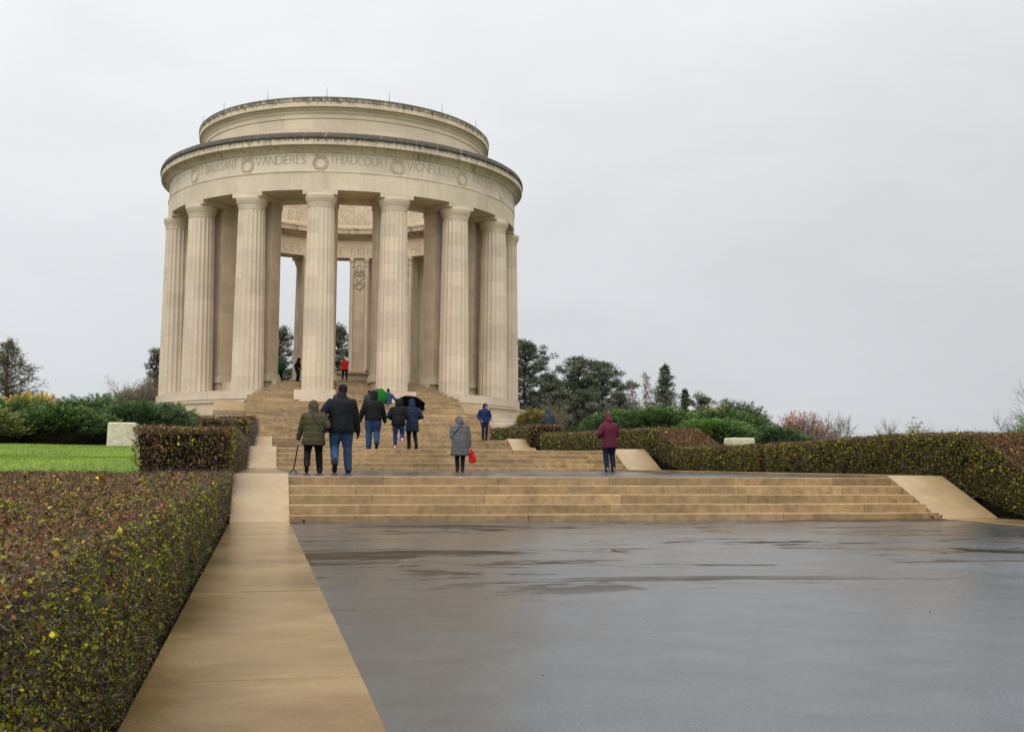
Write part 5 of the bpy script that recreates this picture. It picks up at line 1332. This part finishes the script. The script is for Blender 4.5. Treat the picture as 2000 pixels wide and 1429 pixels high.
def umbrella(label, apex, axis, R_, depth, col, grip=None, n=8, twist=0, ntip=.05):
    """open umbrella: apex point, axis pointing from handle to apex"""
    root = tag(empty('umbrella', tuple(apex)), label, 'umbrella'); ax = Vector(axis).normalized(); u = ax.orthogonal().normalized(); u = Matrix.Rotation(twist, 3, ax) @ u; v = ax.cross(u)
    m = cmat('umbrella '+label[:10], col, rough=.65); b = MB(); rows = 6; V = [(0, 0, 0)]; sub = 4
    for r in range(1, rows+1):
        t = r/rows
        for k in range(n*sub):
            a = 2*PI*k/(n*sub); f = (k % sub)/sub; sag = 1-(.07*t+.05*t*t)*math.sin(PI*f)
            rr = R_*math.sin(t*1.25)/math.sin(1.25)*sag; d = depth*(1-math.cos(t*1.25))/(1-math.cos(1.25))*(1-.10*t*math.sin(PI*f))
            V.append(tuple(u*(rr*math.cos(a))+v*(rr*math.sin(a))-ax*d))
    N = n*sub; Fc = [(0, 1+(k+1) % N, 1+k) for k in range(N)]
    for r in range(rows-1):
        for k in range(N): k2 = (k+1) % N; Fc.append((1+r*N+k, 1+r*N+k2, 1+(r+1)*N+k2, 1+(r+1)*N+k))
    b.add(V, Fc); b.build('canopy', m, root, True)
    mt = M['metal']
    for k in range(n):
        pts = [Vector((0, 0, 0))-ax*.01]+[Vector(V[1+r*N+k*sub])-ax*.008 for r in range(rows)]; b = MB(); b.tube(pts, .004, 4); b.build('rib', mt, root)
    L = (Vector(grip)-Vector(apex)).dot(-ax) if grip is not None else .8
    b = MB(); b.tube([ax*ntip, -ax*L], .006, 6); b.build('shaft', mt, root); b = MB(); b.tube([-ax*(L-.10), -ax*(L+.04)], .013, 8); b.build('handle', plain('umbrella handle', (.02, .02, .02), .4), root)
    return root
h8 = wpt(P8, i8['arms'][0][2]); ax8 = Vector((.16, -.03, 1)).normalized(); umbrella('black umbrella held low over the dark navy coat', Vector((h8.x+.12, h8.y+.36, ZT2+1.61)), Vector((.16, .60, 1)).normalized(), .53, .23, (.009, .010, .014), grip=h8, twist=.2)
# on the landing and upper flight
ZL_ = Z4
P9, i9 = person('person in charcoal jacket and dark cap half hidden behind the stocky one', spot(720.5, 62.0, ZL_), 0, 1.60, CHR, BTR, SHB, None, [(-.26, .08, .9), (.26, .08, .9)], lean=.05, hem=.82, girth=1.2, hood=False, collar=True, hat=BLK, vox=.018, fine=.013)
P10, i10 = person('person in blue jacket and khaki trousers stretching one arm out beside the green umbrella', spot(757.5, 62.2, ZL_), rad(-6), 1.72, BLU, KHK, SHB, [(-.10, .05, 0, 0), (.12, .0, 0, 0)], [(-.42, .10, 1.02), (.56, .16, 1.14)], lean=.04, hem=.86, girth=1.15, hood=False, collar=True, hat=BLK, vox=.016, fine=.011, yawhead=rad(35), elbow=[(-1, -.6, -.2), (.6, -.5, -1)])
h10 = wpt(P10, i10['arms'][0][2]); umbrella('bright green umbrella tipped towards us beside the blue jacket', Vector((h10.x-.12, h10.y-.38, h10.z+.30)), Vector((-.06, -1, .30)), .52, .20, (.008, .10, .010), grip=h10, twist=.39)
P11, i11 = person('person in dark grey jacket mostly hidden behind the tall one', spot(658.5, 62.0, ZL_), rad(-25), 1.62, CHR, BTR, SHB, None, None, lean=.06, hem=.8, girth=1.35, hood=False, collar=True, hair=HRW if False else cmat('dark hair', (.03, .02, .015)), vox=.018, fine=.013)
# in the rotunda
P12, i12 = person('person in bright red hooded jacket taking a picture in the rotunda', spot(673, 76.2, 6.43), rad(3), 1.63, RED, BTR, SHB, [(-.15, 0, 0, 0), (.16, 0, 0, 0)], [(-.10, .24, 1.42), (.10, .24, 1.42)], lean=.03, head=(0, .03, .0), hem=.80, girth=1.25, flare=1.06, hood=False, collar=True, hair=HRW, vox=.018, fine=.013, elbow=[(-.8, -.1, -.75), (.8, -.1, -.75)])
b = MB(); hc = P12.location+Vector((0, .34, 1.36)); root = tag(empty('camera', tuple(hc)), 'small dark camera held up by the person in red', 'camera'); b.box(-.065, .065, -.02, .03, 0, .08); b.build('case', plain('camera case', (.015, .015, .016), .4), root); b = MB(); b.tube([(0, .03, .04), (0, .09, .04)], .032, 14); b.build('lens', plain('camera lens', (.02, .02, .025), .2), root)
hb_ = MB(); s = i12['s']; hb_.ellip(i12['neck']+Vector((0, -.085*s, .03*s)), (.12*s, .07*s, .075*s), 14, 8); link_mesh('hood', remeshed(hb_, .016, 2, 'hood'), RED, P12)
P13, i13 = person('person in black hooded jacket and dark jeans standing left of the second column', spot(580.5, 74.3, 6.15), rad(-120), 1.66, BLK, NTR, SHB, None, [(-.22, .16, 1.0), (.22, .16, 1.0)], lean=.04, head=(0, .04, -.02), hem=.80, girth=1.18, vox=.018, fine=.013)
P14, i14 = person('person in slate grey hooded raincoat standing behind the right hedge', spot(1072, 51.5, terrain(spot(1072, 51.5, 2).x, spot(1072, 51.5, 2).y)-.01), rad(12), 1.70, SLT, NTR, SHB, None, [(-.18, .24, 1.05), (.16, .26, 1.08)], lean=.05, head=(0, .04, -.02), hem=.66, girth=1.2, vox=.018, fine=.013)
P15, i15 = person('person in dark jacket and grey blue hat peeping from behind the right pier', spot(718.5, 84, 6.43), rad(60), 1.50, BLK, JND, SHB, None, None, lean=.08, head=(0, .05, -.03), hem=.8, girth=1.15, hood=False, collar=True, hat=HATG, vox=.02, fine=.014)
P16, i16 = person('person in dark clothes behind the dark green umbrella at the left pier', spot(546.5, 75.6, 6.15), rad(10), 1.62, BLK, NTR, SHB, None, [(-.15, .2, 1.1), (.2, .1, .95)], lean=.04, hem=.8, girth=1.15, vox=.02, fine=.014)
h16 = wpt(P16, i16['arms'][0][2]); umbrella('dark green umbrella tilted behind the person at the left pier', Vector((h16.x+.12, h16.y-.50, h16.z+.28)), Vector((.05, -.9, .45)), .50, .24, (.010, .06, .035), grip=h16)
